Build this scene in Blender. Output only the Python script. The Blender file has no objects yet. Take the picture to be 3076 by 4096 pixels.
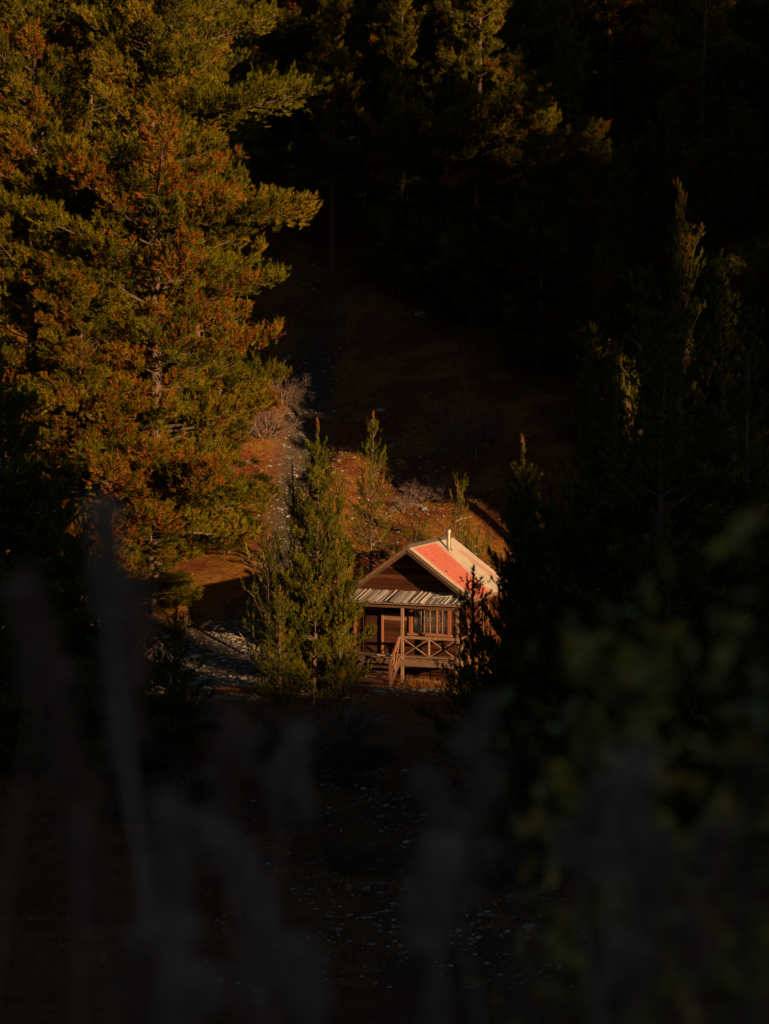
import bpy, math
import numpy as np
from mathutils import Vector, Matrix

S = bpy.context.scene
COL = S.collection
R = math.radians

# ---------------------------------------------------------------- camera, sky, sun, exposure
PITCH = 4.4
CAMZ = 16.5
FPX = 85.0 / 36.0 * 4096.0           # focal length in photo pixels
cam_d = bpy.data.cameras.new('camera'); cam = bpy.data.objects.new('camera', cam_d); COL.objects.link(cam)
cam.location = (0, 0, CAMZ); cam.rotation_euler = (R(90 - PITCH), 0, 0)
cam_d.sensor_fit = 'VERTICAL'; cam_d.sensor_height = 36; cam_d.sensor_width = 27; cam_d.lens = 85
cam_d.clip_start = 0.1; cam_d.clip_end = 2000
cam_d.dof.use_dof = True; cam_d.dof.focus_distance = 111; cam_d.dof.aperture_fstop = 2.5
S.camera = cam

SUN_EL = 11.3
SH = np.array([0.651, -0.759]); SH /= np.linalg.norm(SH)      # horizontal direction towards the sun
SV = Vector((SH[0]*math.cos(R(SUN_EL)), SH[1]*math.cos(R(SUN_EL)), math.sin(R(SUN_EL))))
TEL = math.tan(R(SUN_EL))
world = bpy.data.worlds.new('World'); S.world = world; world.use_nodes = True
nt = world.node_tree; nt.nodes.clear()
wo = nt.nodes.new('ShaderNodeOutputWorld'); wb = nt.nodes.new('ShaderNodeBackground'); sk = nt.nodes.new('ShaderNodeTexSky')
sk.sky_type = 'NISHITA'; sk.sun_disc = False; sk.sun_elevation = R(SUN_EL); sk.sun_rotation = math.atan2(SH[0], SH[1])
nt.links.new(sk.outputs[0], wb.inputs[0]); nt.links.new(wb.outputs[0], wo.inputs[0]); wb.inputs[1].default_value = 0.025
ld = bpy.data.lights.new('sun', 'SUN'); ld.energy = 5.0; ld.angle = R(0.5); ld.color = (1.0, 0.54, 0.22)
lo = bpy.data.objects.new('sun', ld); COL.objects.link(lo); lo.rotation_euler = SV.to_track_quat('Z', 'Y').to_euler()
S.view_settings.view_transform = 'Standard'; S.view_settings.look = 'None'; S.view_settings.exposure = 0.35; S.view_settings.gamma = 1

def smooth(a, b, x):
    t = np.clip((x - a) / (b - a), 0, 1); return t * t * (3 - 2 * t)
HY = [-80, -20, 0, 10, 30, 50, 65, 80, 106, 114, 118, 122, 160, 230, 330, 480]
HZ = [34, 19, 14.9, 13.0, 7.6, 2.5, 0.6, 0.0, 0.0, 0.05, 0.45, 1.7, 18.5, 50, 92, 150]
def ground(x, y):
    x = np.asarray(x, float); y = np.asarray(y, float)
    z = np.interp(y, HY, HZ)
    z = z + 14 * smooth(19, 70, x) * smooth(20, 60, y) + 9 * smooth(24, 90, -x)
    far = smooth(117, 135, y)
    z = z + far * (0.55*np.sin(x*0.33+y*0.21) + 0.35*np.sin(x*0.71-y*0.4+1.3) + 0.12*np.sin(x*1.9+y*1.4))
    # washed out gully left of the cabin
    z = z - far * 0.9 * np.exp(-((x + 5.2 + (y-125)*-0.03) / 1.5) ** 2)
    near = smooth(108, 98, y)
    z = z + near * (0.22*np.sin(x*0.5+y*0.33) + 0.1*np.sin(x*1.3-y*0.9))
    return z
def ray_at(px, py, Y):
    """world point on the photo ray through pixel (px,py) at distance Y"""
    a = (px - 1538) / FPX; b = -(py - 2048) / FPX
    c, s = math.cos(R(PITCH)), math.sin(R(PITCH))
    dy = c + b * s; dz = -s + b * c
    t = Y / dy
    return a * t, Y, CAMZ + dz * t
def gx(px, Y):
    x = ray_at(px, 2200, Y)[0]
    return x, Y, float(ground(x, Y))

# ---------------------------------------------------------------- materials
def new_mat(name):
    m = bpy.data.materials.new(name); m.use_nodes = True
    return m, m.node_tree, m.node_tree.nodes['Principled BSDF']
def ramp(nt, stops, interp='LINEAR'):
    r = nt.nodes.new('ShaderNodeValToRGB'); r.color_ramp.interpolation = interp
    el = r.color_ramp.elements
    while len(el) > 1: el.remove(el[-1])
    el[0].position = stops[0][0]; el[0].color = (*stops[0][1], 1)
    for p, c in stops[1:]:
        e = el.new(p); e.color = (*c, 1)
    return r
def tint_mat(name, stops, rough=0.7, noise=None, bump=0.0, spec=0.3, metallic=0.0, stretch=(1, 1, 1)):
    """colour from the per-face 'tint' attribute, varied by a noise on the object's own coordinates"""
    m, nt, b = new_mat(name)
    at = nt.nodes.new('ShaderNodeAttribute'); at.attribute_name = 'tint'
    rp = ramp(nt, stops)
    b.inputs['Roughness'].default_value = rough; b.inputs['Specular IOR Level'].default_value = spec
    b.inputs['Metallic'].default_value = metallic
    tc = nt.nodes.new('ShaderNodeTexCoord')
    if noise:
        mp = nt.nodes.new('ShaderNodeMapping'); mp.inputs['Scale'].default_value = stretch
        nz = nt.nodes.new('ShaderNodeTexNoise'); nz.inputs['Scale'].default_value = noise[0]; nz.inputs['Detail'].default_value = 5
        nt.links.new(tc.outputs['Object'], mp.inputs['Vector']); nt.links.new(mp.outputs[0], nz.inputs['Vector'])
        ma = nt.nodes.new('ShaderNodeMath'); ma.operation = 'MULTIPLY_ADD'
        ma.inputs[1].default_value = noise[1]; ma.inputs[2].default_value = -noise[1] * 0.5
        nt.links.new(nz.outputs[0], ma.inputs[0])
        ad = nt.nodes.new('ShaderNodeMath'); ad.operation = 'ADD'; ad.use_clamp = True
        nt.links.new(ma.outputs[0], ad.inputs[0]); nt.links.new(at.outputs['Fac'], ad.inputs[1])
        nt.links.new(ad.outputs[0], rp.inputs[0])
        if bump:
            bp = nt.nodes.new('ShaderNodeBump'); bp.inputs['Strength'].default_value = bump; bp.inputs['Distance'].default_value = 0.02
            nt.links.new(nz.outputs[0], bp.inputs['Height']); nt.links.new(bp.outputs[0], b.inputs['Normal'])
    else:
        nt.links.new(at.outputs['Fac'], rp.inputs[0])
    nt.links.new(rp.outputs[0], b.inputs['Base Color'])
    return m

M = {}
M['needle'] = tint_mat('pine_needles', [(0, (.045, .056, .004)), (.35, (.100, .108, .006)), (.7, (.185, .170, .008)), (.80, (.225, .155, .010)),
                                        (.86, (.20, .085, .010)), (1, (.27, .090, .014))], rough=.6, spec=.1)
M['needle_young'] = tint_mat('young_pine_needles', [(0, (.040, .058, .004)), (.5, (.115, .125, .006)), (.8, (.20, .185, .010)), (.86, (.26, .13, .03)), (1, (.34, .15, .05))], rough=.6, spec=.1)
M['bark'] = tint_mat('pine_bark', [(0, (.07, .05, .04)), (.5, (.15, .105, .08)), (1, (.26, .2, .16))], rough=.9, noise=(3, .8), bump=.5, stretch=(3, 3, .6))
M['twig'] = tint_mat('grey_twigs', [(0, (.07, .052, .045)), (1, (.2, .15, .125))], rough=.85)
M['siding'] = tint_mat('rough_siding', [(0, (.030, .011, .007)), (.35, (.062, .021, .012)), (.7, (.115, .042, .024)), (1, (.30, .20, .13))], rough=.85, noise=(2.2, .35), bump=.5, spec=.2, stretch=(1, 1, 9))
M['frame'] = tint_mat('red_brown_timber', [(0, (.13, .05, .028)), (.5, (.30, .13, .07)), (1, (.46, .25, .16))], rough=.7, noise=(5, .4), bump=.3, stretch=(4, 4, .7))
M['old_wood'] = tint_mat('weathered_timber', [(0, (.08, .05, .04)), (.4, (.19, .12, .09)), (.75, (.36, .25, .19)), (1, (.52, .42, .34))], rough=.85, noise=(4, .7), bump=.4, stretch=(2, 2, 2))
M['slab'] = tint_mat('silver_weathered_boards', [(0, (.12, .12, .13)), (.4, (.30, .30, .31)), (1, (.62, .61, .62))], rough=.75, noise=(6, .9), bump=.5, stretch=(5, .6, 1))
M['doorwood'] = tint_mat('dark_door', [(0, (.03, .014, .01)), (1, (.07, .032, .02))], rough=.6, noise=(7, .6), bump=.3, stretch=(6, 6, .5))
M['metal'] = tint_mat('galvanised_flue', [(0, (.30, .24, .2)), (1, (.62, .57, .52))], rough=.42, noise=(5, .8), metallic=.75)
M['stone'] = tint_mat('schist', [(0, (.10, .10, .10)), (.5, (.22, .23, .22)), (1, (.46, .46, .44))], rough=.85, noise=(5, .5), bump=.4)
M['dry'] = tint_mat('dry_grass', [(0, (.11, .05, .02)), (.5, (.34, .14, .03)), (1, (.50, .30, .09))], rough=.8)
M['scrub'] = tint_mat('scrub_stems', [(0, (.08, .065, .06)), (.5, (.19, .15, .14)), (1, (.30, .24, .22))], rough=.85)
M['scrubleaf'] = tint_mat('scrub_leaves', [(0, (.03, .035, .02)), (.6, (.075, .075, .055)), (1, (.15, .12, .10))], rough=.8)
M['leaf'] = tint_mat('broad_leaves', [(0, (.10, .13, .05)), (.5, (.26, .27, .06)), (.8, (.55, .44, .07)), (1, (.70, .42, .06))], rough=.5, spec=.4)
M['plume'] = tint_mat('grey_seedheads', [(0, (.26, .17, .14)), (.5, (.46, .36, .31)), (1, (.60, .54, .50))], rough=.9)
M['curtain'] = tint_mat('pale_curtain', [(0, (.35, .37, .38)), (1, (.7, .7, .68))], rough=.9)
m, n_, b = new_mat('window_glass'); M['glass'] = m
b.inputs['Base Color'].default_value = (.9, .95, 1, 1); b.inputs['Roughness'].default_value = .03
b.inputs['Transmission Weight'].default_value = 1.0; b.inputs['IOR'].default_value = 1.1
m, n_, b = new_mat('dark_interior'); M['inside'] = m; b.inputs['Base Color'].default_value = (.03, .025, .022, 1)

def roof_mat():
    m, nt, b = new_mat('faded_roof_iron')
    tc = nt.nodes.new('ShaderNodeTexCoord')
    sp = nt.nodes.new('ShaderNodeSeparateXYZ'); nt.links.new(tc.outputs['Object'], sp.inputs[0])
    mp = nt.nodes.new('ShaderNodeMapping'); mp.inputs['Scale'].default_value = (.35, 3.0, .35); nt.links.new(tc.outputs['Object'], mp.inputs[0])
    nz = nt.nodes.new('ShaderNodeTexNoise'); nz.inputs['Scale'].default_value = 2.2; nz.inputs['Detail'].default_value = 8; nz.inputs['Roughness'].default_value = .7
    nt.links.new(mp.outputs[0], nz.inputs['Vector'])
    # edge of the remaining red paint runs along the sheets
    def step(src, lo, hi):
        mr = nt.nodes.new('ShaderNodeMapRange'); mr.inputs[1].default_value = lo; mr.inputs[2].default_value = hi
        nt.links.new(src, mr.inputs[0]); return mr.outputs[0]
    def mth(op, a, bb):
        q = nt.nodes.new('ShaderNodeMath'); q.operation = op
        for i, v in enumerate((a, bb)):
            if isinstance(v, (int, float)): q.inputs[i].default_value = v
            else: nt.links.new(v, q.inputs[i])
        return q.outputs[0]
    wob = mth('MULTIPLY', mth('SUBTRACT', nz.outputs[0], .5), 1.0)
    yy = mth('ADD', sp.outputs[1], wob)
    xx = mth('ADD', sp.outputs[0], mth('MULTIPLY', wob, .25))
    front = step(yy, .72, .9)                     # cream sheet along the front edge
    rear = step(mth('SUBTRACT', yy, mth('MULTIPLY', sp.outputs[0], -.22)), 4.8, 4.35)                    # paint gone behind the second sheet
    top = step(xx, 3.05, 3.12)                      # paint gone along the ridge
    red = mth('MULTIPLY', mth('MULTIPLY', front, rear), top)
    rear2 = mth('MULTIPLY', step(yy, 5.1, 5.3), mth('MULTIPLY', step(yy, 5.9, 5.7), step(xx, 3.6, 3.8)))
    red = mth('MAXIMUM', red, mth('MULTIPLY', rear2, .45))
    crm = ramp(nt, [(.3, (.34, .33, .31)), (.5, (.50, .49, .47)), (.75, (.60, .59, .57))]); nt.links.new(nz.outputs[0], crm.inputs[0])
    rd = ramp(nt, [(.25, (.40, .10, .09)), (.5, (.54, .165, .14)), (.8, (.58, .28, .24))]); nt.links.new(nz.outputs[0], rd.inputs[0])
    mx = nt.nodes.new('ShaderNodeMixRGB'); nt.links.new(red, mx.inputs[0]); nt.links.new(crm.outputs[0], mx.inputs[1]); nt.links.new(rd.outputs[0], mx.inputs[2])
    # rust streaks down the sheets
    rs = ramp(nt, [(.62, (0, 0, 0)), (.72, (1, 1, 1))]); n2 = nt.nodes.new('ShaderNodeTexNoise'); n2.inputs['Scale'].default_value = 4
    nt.links.new(mp.outputs[0], n2.inputs['Vector']); nt.links.new(n2.outputs[0], rs.inputs[0])
    m2 = nt.nodes.new('ShaderNodeMixRGB'); m2.inputs[2].default_value = (.32, .18, .11, 1)
    nt.links.new(mth('MULTIPLY', rs.outputs[0], .55), m2.inputs[0]); nt.links.new(mx.outputs[0], m2.inputs[1]); nt.links.new(m2.outputs[0], b.inputs['Base Color'])
    b.inputs['Roughness'].default_value = .6; b.inputs['Specular IOR Level'].default_value = .3
    return m
M['roof'] = roof_mat()

def ground_mat():
    m, nt, b = new_mat('forest_floor')
    tc = nt.nodes.new('ShaderNodeTexCoord')
    def nz(scale, detail=6, rough=.6):
        q = nt.nodes.new('ShaderNodeTexNoise'); q.inputs['Scale'].default_value = scale; q.inputs['Detail'].default_value = detail; q.inputs['Roughness'].default_value = rough
        nt.links.new(tc.outputs['Object'], q.inputs['Vector']); return q
    a = nz(.35); c = nz(3.5, 8, .75); d = nz(14, 4, .8)
    litter = ramp(nt, [(.3, (.075, .030, .018)), (.5, (.28, .09, .04)), (.7, (.46, .18, .065))]); nt.links.new(c.outputs[0], litter.inputs[0])
    shingle = ramp(nt, [(.35, (.07, .06, .05)), (.5, (.14, .12, .10)), (.66, (.27, .25, .22))]); nt.links.new(d.outputs[0], shingle.inputs[0])
    grass = ramp(nt, [(.35, (.20, .095, .022)), (.65, (.56, .28, .055))]); nt.links.new(c.outputs[0], grass.inputs[0])
    f1 = ramp(nt, [(.46, (0, 0, 0)), (.56, (1, 1, 1))]); nt.links.new(a.outputs[0], f1.inputs[0])
    x1 = nt.nodes.new('ShaderNodeMixRGB'); nt.links.new(f1.outputs[0], x1.inputs[0]); nt.links.new(litter.outputs[0], x1.inputs[1]); nt.links.new(grass.outputs[0], x1.inputs[2])
    at = nt.nodes.new('ShaderNodeAttribute'); at.attribute_name = 'shingle'
    ad = nt.nodes.new('ShaderNodeMath'); ad.operation = 'MULTIPLY_ADD'; ad.inputs[1].default_value = 1.6; nt.links.new(at.outputs['Fac'], ad.inputs[0])
    sb = nt.nodes.new('ShaderNodeMath'); sb.operation = 'SUBTRACT'; sb.inputs[1].default_value = .75; nt.links.new(c.outputs[0], sb.inputs[0]); nt.links.new(sb.outputs[0], ad.inputs[2]); ad.use_clamp = True
    x2 = nt.nodes.new('ShaderNodeMixRGB'); nt.links.new(ad.outputs[0], x2.inputs[0]); nt.links.new(x1.outputs[0], x2.inputs[1]); nt.links.new(shingle.outputs[0], x2.inputs[2])
    nt.links.new(x2.outputs[0], b.inputs['Base Color'])
    bp = nt.nodes.new('ShaderNodeBump'); bp.inputs['Strength'].default_value = 1; bp.inputs['Distance'].default_value = .18
    nt.links.new(c.outputs[0], bp.inputs['Height'])
    b2 = nt.nodes.new('ShaderNodeBump'); b2.inputs['Strength'].default_value = .8; b2.inputs['Distance'].default_value = .05
    nt.links.new(d.outputs[0], b2.inputs['Height']); nt.links.new(bp.outputs[0], b2.inputs['Normal']); nt.links.new(b2.outputs[0], b.inputs['Normal'])
    b.inputs['Roughness'].default_value = .95; b.inputs['Specular IOR Level'].default_value = .1
    return m
M['ground'] = ground_mat()

# ---------------------------------------------------------------- mesh helpers
def np_mesh(name, V, F, mat, tint=None, smooth_f=False):
    V = np.asarray(V, np.float32).reshape(-1, 3); F = np.asarray(F, np.int32)
    me = bpy.data.meshes.new(name)
    k = F.shape[1]
    me.vertices.add(len(V)); me.vertices.foreach_set('co', V.ravel())
    me.loops.add(F.size); me.loops.foreach_set('vertex_index', F.ravel())
    me.polygons.add(len(F)); me.polygons.foreach_set('loop_start', np.arange(0, F.size, k, dtype=np.int32))
    me.polygons.foreach_set('loop_total', np.full(len(F), k, np.int32))
    if tint is not None:
        a = me.attributes.new('tint', 'FLOAT', 'FACE'); a.data.foreach_set('value', np.asarray(tint, np.float32))
    me.update(calc_edges=True); me.validate()
    me.polygons.foreach_set('use_smooth', np.full(len(me.polygons), bool(smooth_f)))
    me.materials.append(mat)
    return me
def link(name, me, parent=None):
    o = bpy.data.objects.new(name, me); COL.objects.link(o)
    if parent: o.parent = parent
    return o
def tag(o, label=None, cat=None, group=None, kind=None):
    if label: o['label'] = label
    if cat: o['category'] = cat
    if group: o['group'] = group
    if kind: o['kind'] = kind
    return o
def thing(name, label, cat, loc=(0, 0, 0), rz=0, group=None, scale=None):
    o = bpy.data.objects.new(name, None); COL.objects.link(o)
    o.location = loc; o.rotation_euler = (0, 0, rz); o.empty_display_size = .2
    if scale: o.scale = (scale,) * 3 if isinstance(scale, (int, float)) else scale
    return tag(o, label, cat, group)
def dup(root, loc, rz=0, scale=1, label=None, group=None, cat=None, tilt=(0, 0)):
    r = root.copy(); COL.objects.link(r); r.location = loc; r.rotation_euler = (tilt[0], tilt[1], rz)
    r.scale = (scale,) * 3 if isinstance(scale, (int, float)) else scale
    tag(r, label, cat, group)
    for ch in list(root.children):
        c = ch.copy(); COL.objects.link(c); c.parent = r
    return r

BOXF = np.array([(0, 3, 2, 1), (4, 5, 6, 7), (0, 1, 5, 4), (1, 2, 6, 5), (2, 3, 7, 6), (3, 0, 4, 7)])
class MB:
    def __init__(s): s.V = []; s.F = []; s.T = []; s.n = 0
    def add(s, V, F, t=.5):
        V = np.asarray(V, float); F = np.asarray(F)
        if F.shape[1] == 3: F = np.hstack([F, F[:, -1:]])     # triangles handled separately
        s.V.append(V); s.F.append(F + s.n); s.T.append(np.full(len(F), t)); s.n += len(V); return s
    def box(s, x0, x1, y0, y1, z0, z1, t=.5):
        return s.add([(x0, y0, z0), (x1, y0, z0), (x1, y1, z0), (x0, y1, z0), (x0, y0, z1), (x1, y0, z1), (x1, y1, z1), (x0, y1, z1)], BOXF, t)
    def hexa(s, P, t=.5): return s.add(P, BOXF, t)
    def bar(s, a, b, w, h, t=.5, up=(0, 0, 1)):
        a = np.array(a, float); b = np.array(b, float); d = b - a; d /= np.linalg.norm(d)
        r = np.cross(d, up); r /= np.linalg.norm(r); u = np.cross(r, d)
        P = [p + r * sx * w / 2 + u * sz * h / 2 for p in (a, b) for sx, sz in ((-1, -1), (1, -1), (1, 1), (-1, 1))]
        P = np.array(P)
        return s.add(P, [(0, 1, 2, 3), (7, 6, 5, 4), (0, 4, 5, 1), (1, 5, 6, 2), (2, 6, 7, 3), (3, 7, 4, 0)], t)
    def cyl(s, c, r0, r1, h, n=16, t=.5):
        a = np.arange(n) * 2 * np.pi / n
        V = [(c[0] + r0*np.cos(q), c[1] + r0*np.sin(q), c[2]) for q in a] + [(c[0] + r1*np.cos(q), c[1] + r1*np.sin(q), c[2] + h) for q in a]
        V += [(c[0], c[1], c[2]), (c[0], c[1], c[2] + h)]
        F = [(i, (i+1) % n, n + (i+1) % n, n + i) for i in range(n)]
        for i in range(0, n, 2):
            F.append((2*n, (i+2) % n, (i+1) % n, i)); F.append((2*n+1, n + i, n + (i+1) % n, n + (i+2) % n))
        return s.add(V, F, t)
    def build(s, name, mat, parent=None):
        me = np_mesh(name, np.vstack(s.V), np.vstack(s.F), mat, np.concatenate(s.T))
        return link(name, me, parent)

def tubes(segs, sides=5):
    """segs: (k,8) p0 p1 r0 r1 -> quads"""
    s = np.asarray(segs, float); p0, p1, r0, r1 = s[:, :3], s[:, 3:6], s[:, 6], s[:, 7]
    d = p1 - p0; d /= np.linalg.norm(d, axis=1, keepdims=True) + 1e-9
    ref = np.where(np.abs(d[:, 2:3]) > .9, np.array([[1., 0, 0]]), np.array([[0, 0, 1.]]))
    a = np.cross(d, ref); a /= np.linalg.norm(a, axis=1, keepdims=True); b = np.cross(d, a)
    an = np.arange(sides) * 2 * np.pi / sides
    ring = a[:, None] * np.cos(an)[None, :, None] + b[:, None] * np.sin(an)[None, :, None]
    V = np.concatenate([p0[:, None] + ring * r0[:, None, None], p1[:, None] + ring * r1[:, None, None]], 1)
    k = len(s); i = np.arange(sides); j = (i + 1) % sides
    F = np.stack([i, j, j + sides, i + sides], 1)[None] + (np.arange(k) * 2 * sides)[:, None, None]
    return V.reshape(-1, 3), F.reshape(-1, 4)
def unit(v): return v / (np.linalg.norm(v, axis=-1, keepdims=True) + 1e-9)
def needles(rng, P, D, L, tint, n, nl, w, spread=(22, 60)):
    """n needle triangles round every shoot (P base, D axis, L length)"""
    k = len(P)
    ref = unit(rng.normal(size=(k, 3))); A = unit(np.cross(D, ref)); B = np.cross(D, A)
    t = rng.uniform(.05, 1, (k, n)); ph = rng.uniform(0, 2*np.pi, (k, n)); th = np.radians(rng.uniform(*spread, (k, n))) * (1.15 - .6 * t)
    d = D[:, None] * np.cos(th)[..., None] + (A[:, None] * np.cos(ph)[..., None] + B[:, None] * np.sin(ph)[..., None]) * np.sin(th)[..., None]
    st = P[:, None] + D[:, None] * (L[:, None] * t)[..., None]
    side = unit(np.cross(d, rng.normal(size=(k, n, 3)))) * (w / 2)
    tip = st + d * (nl * rng.uniform(.7, 1.15, (k, n)))[..., None]
    V = np.stack([st - side, st + side, tip], 2).reshape(-1, 3)
    F = np.arange(len(V)).reshape(-1, 3)
    return V, F, np.repeat(tint, n)

UP = np.array([0, 0, 1.])
def gen_pine(seed, H, z0, Rf, dz=.8, nl=6, e0=5, e1=40, curve=.12, sp2=.3, l2=.38, sp3=.22, shoot=.3, n=10, nlen=.22, w=.035,
             rust=lambda f: .08, jit=(.55, 1.15), inner=.3, lean=0, extra=(), tipup=.6, leader=True, mat='needle', trunk_r=None, dead=0, gap=0.08, dens=1.0, mult=1, lobe=0.0, spike=.15):
    rng = np.random.default_rng(seed)
    wood = []; SP = []; SD = []; SL = []; ST = []; dl = []
    tr = trunk_r or H * .011 + .02
    bx, by = rng.uniform(-1, 1, 2) * lean
    def axis(z):
        f = z / H
        return np.array([bx * np.sin(f * 3.0), by * np.sin(f * 2.3), z])
    zs = np.linspace(0, H, 22); tk = []
    for a, b_ in zip(zs[:-1], zs[1:]):
        tk.append((*axis(a), *axis(b_), tr * (1 - a / H) ** .8 + .012, tr * (1 - b_ / H) ** .8 + .012))
    limbs = []
    z = z0; off = rng.uniform(0, 6.28)
    while z < H - spike:
        f = (z - z0) / (H - z0)
        base = Rf(f)
        off += 1.1
        for k in range(nl):
            if rng.random() < gap: continue
            az = off + k * 2 * np.pi / nl + rng.normal(0, .25)
            limbs.append((z + rng.uniform(-.35, .35) * dz, az, max(.2, base * rng.uniform(*jit) * (1 + lobe*math.sin(3*az + z*.8 + seed) + lobe*.8*math.sin(z*1.7 + az))), e0 + (e1 - e0) * f + rng.normal(0, 6), f))
        z += dz * rng.uniform(.8, 1.2) * (1 - .35 * f)
    for (zz, az, L, el) in extra: limbs.append((zz, az, L, el, (zz - z0) / (H - z0)))
    for (zz, az, L, el, f) in limbs:
        zz = min(zz, H - .1)
        h = np.array([math.cos(az), math.sin(az), 0]); e = math.radians(el)
        p0 = axis(zz)
        def pt(t, L=L, h=h, e=e, p0=p0): 
            t = np.asarray(t)[..., None]
            return p0 + h * (L * t * math.cos(e)) + UP * (L * t * math.sin(e) + curve * L * t * t)
        ts = np.linspace(0, 1, 5); pp = pt(ts); r0 = .012 + .014 * L
        for i in range(4): wood.append((*pp[i], *pp[i+1], r0 * (1 - ts[i]*.85), r0 * (1 - ts[i+1]*.85)))
        n2 = max(2, int(L * (1 - inner) / sp2 * dens))
        t = np.sort(rng.uniform(inner, 1, n2)) if L > 1 else np.linspace(.25, 1, n2)
        b0 = pt(t)
        sgn = np.where(np.arange(n2) % 2 == 0, 1, -1); ang = az + sgn * rng.uniform(.45, 1.15, n2)
        ev = np.radians(el * .5 + (rng.uniform(-8, 32, n2) if mult == 1 else rng.uniform(-22, 62, n2)))
        d2 = np.stack([np.cos(ang) * np.cos(ev), np.sin(ang) * np.cos(ev), np.sin(ev)], 1)
        len2 = np.maximum(.18, l2 * L * (1.05 - .8 * t) * rng.uniform(.6, 1.2, n2)); len2 = np.minimum(len2, 1.7)
        # the limb's own tip
        b0 = np.vstack([b0, pt(np.array([.86]))]); d2 = np.vstack([d2, unit(h * math.cos(e) + UP * (math.sin(e) + 2 * curve))[None]]); len2 = np.append(len2, .16 * L)
        lt = float(np.clip(rng.normal(.45, .2), 0, .8))
        rusty = rng.random() < rust(f) * 2
        for p, d, l in zip(b0, d2, len2):
            wood.append((*p, *(p + d * l), .008 + .01 * l, .005))
            m = max(1, int((l / sp3) + 1) * mult)
            q = np.linspace(.2, 1, m) if m > 1 else np.array([1.])
            c = p + d * (l * q)[:, None] + rng.normal(0, (.05 + .07 * l) * (1 + .35*(mult > 1)), (m, 3))
            dd = unit(d * .75 + UP * tipup + rng.normal(0, .33, (m, 3)))
            SP.append(c); SD.append(dd); SL.append(shoot * rng.uniform(.7, 1.25, m))
            tt = np.clip(lt + rng.normal(0, .13, m), 0, .8)
            rr = rng.random(m) < (.55 if rusty else rust(f) * .25)
            tt[rr] = rng.uniform(.84, 1, rr.sum()); ST.append(tt)
    if leader:
        hl = max(spike * 1.15, H * .1); m = int(hl / .07); zq = np.linspace(H - hl, H - .12, m); P = np.array([axis(q) for q in zq])
        SP.append(P); SD.append(unit(rng.normal(0, .22, (m, 3)) + UP)); SL.append(np.full(m, .12)); ST.append(np.where(zq > H - .45, rng.uniform(.88, 1, m), rng.uniform(.5, .8, m)))
    P, D, L_, T = map(np.concatenate, (SP, SD, SL, ST))
    V, F, TT = needles(rng, P, D, L_, T, n, nlen, w)
    crown = np_mesh('crown', V, F, M[mat], TT)
    V, F = tubes(tk, 9); trunk = np_mesh('trunk', V, F, M['bark'], np.full(len(F), .55), True)
    if dead:
        for _ in range(dead):
            zz = rng.uniform(.08 * H, max(z0, .15*H)); az = rng.uniform(0, 6.28); l = rng.uniform(.5, 2.2)
            p = axis(zz); q = p + np.array([math.cos(az) * l, math.sin(az) * l, rng.uniform(-.5, .3) * l])
            wood.append((*p, *q, .025, .008))
    V, F = tubes(wood, 4); br = np_mesh('branches', V, F, M['twig'], rng.uniform(.2, 1, len(F)))
    return dict(trunk=trunk, branches=br, crown=crown, H=H, n=len(T))
def pine_from(model, name, label, px=None, Y=None, top=None, x=None, z=None, rz=0, group=None, H=None, cat='pine tree', wide=1, sink=.15, tilt=(0, 0)):
    if x is None: x, Y, gz = gx(px, Y)
    else: gz = float(ground(x, Y))
    if H is None: H = ray_at(px, top, Y)[2] - gz
    s = H / model['H']
    if tilt == (0, 0): tilt = (.022 * math.sin(x*7.3 + Y), .022 * math.cos(x*5.1 - Y))
    o = thing(name, label, cat, (x, Y, gz - sink), rz, group, (s*wide, s*wide, s)); o.rotation_euler = (tilt[0], tilt[1], rz)
    for k in ('trunk', 'branches', 'crown'): link(k, model[k], o)
    return o

# ---------------------------------------------------------------- setting: terrain
rng = np.random.default_rng(5)
def grid_y():
    return np.concatenate([np.arange(-80, 95, 2.5), np.arange(95, 160, .6), np.arange(160, 200, 2), np.arange(200, 481, 8)])
ys = grid_y(); xs = np.concatenate([np.arange(-260, -30, 8), np.arange(-30, -14, 1.2), np.arange(-14, 14, .5), np.arange(14, 34, 1.2), np.arange(34, 261, 8)])
X, Yg = np.meshgrid(xs, ys); Z = ground(X, Yg)
V = np.stack([X, Yg, Z], -1).reshape(-1, 3); ny, nx = X.shape
i, j = np.meshgrid(np.arange(ny-1), np.arange(nx-1), indexing='ij'); a = i*nx + j
F = np.stack([a, a+1, a+nx+1, a+nx], -1).reshape(-1, 4)
me = np_mesh('ground', V, F, M['ground'], None, True)
def shingle_shade_mask(x, y):
    gul = np.exp(-((x + 5.2 + (y-125)*-.03) / 1.5) ** 2) * smooth(112, 118, y) * smooth(175, 140, y)
    fan = np.exp(-((x + 7.5) / 4.6) ** 2) * smooth(106, 112, y) * smooth(126, 117, y)
    low = np.maximum(np.exp(-((x - 1.5) / 3.8) ** 2) * smooth(95, 70, y) * .6, smooth(108, 103, y) * .42)  # wide second term greys the near flat, darkening its shaded ground by colour
    return np.clip(gul + fan + low, 0, 1)
at = me.attributes.new('shingle', 'FLOAT', 'POINT'); at.data.foreach_set('value', shingle_shade_mask(V[:, 0], V[:, 1]).astype(np.float32))
tag(link('ground', me), 'brown needle strewn hillside and clearing floor', None, None, 'structure')

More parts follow.
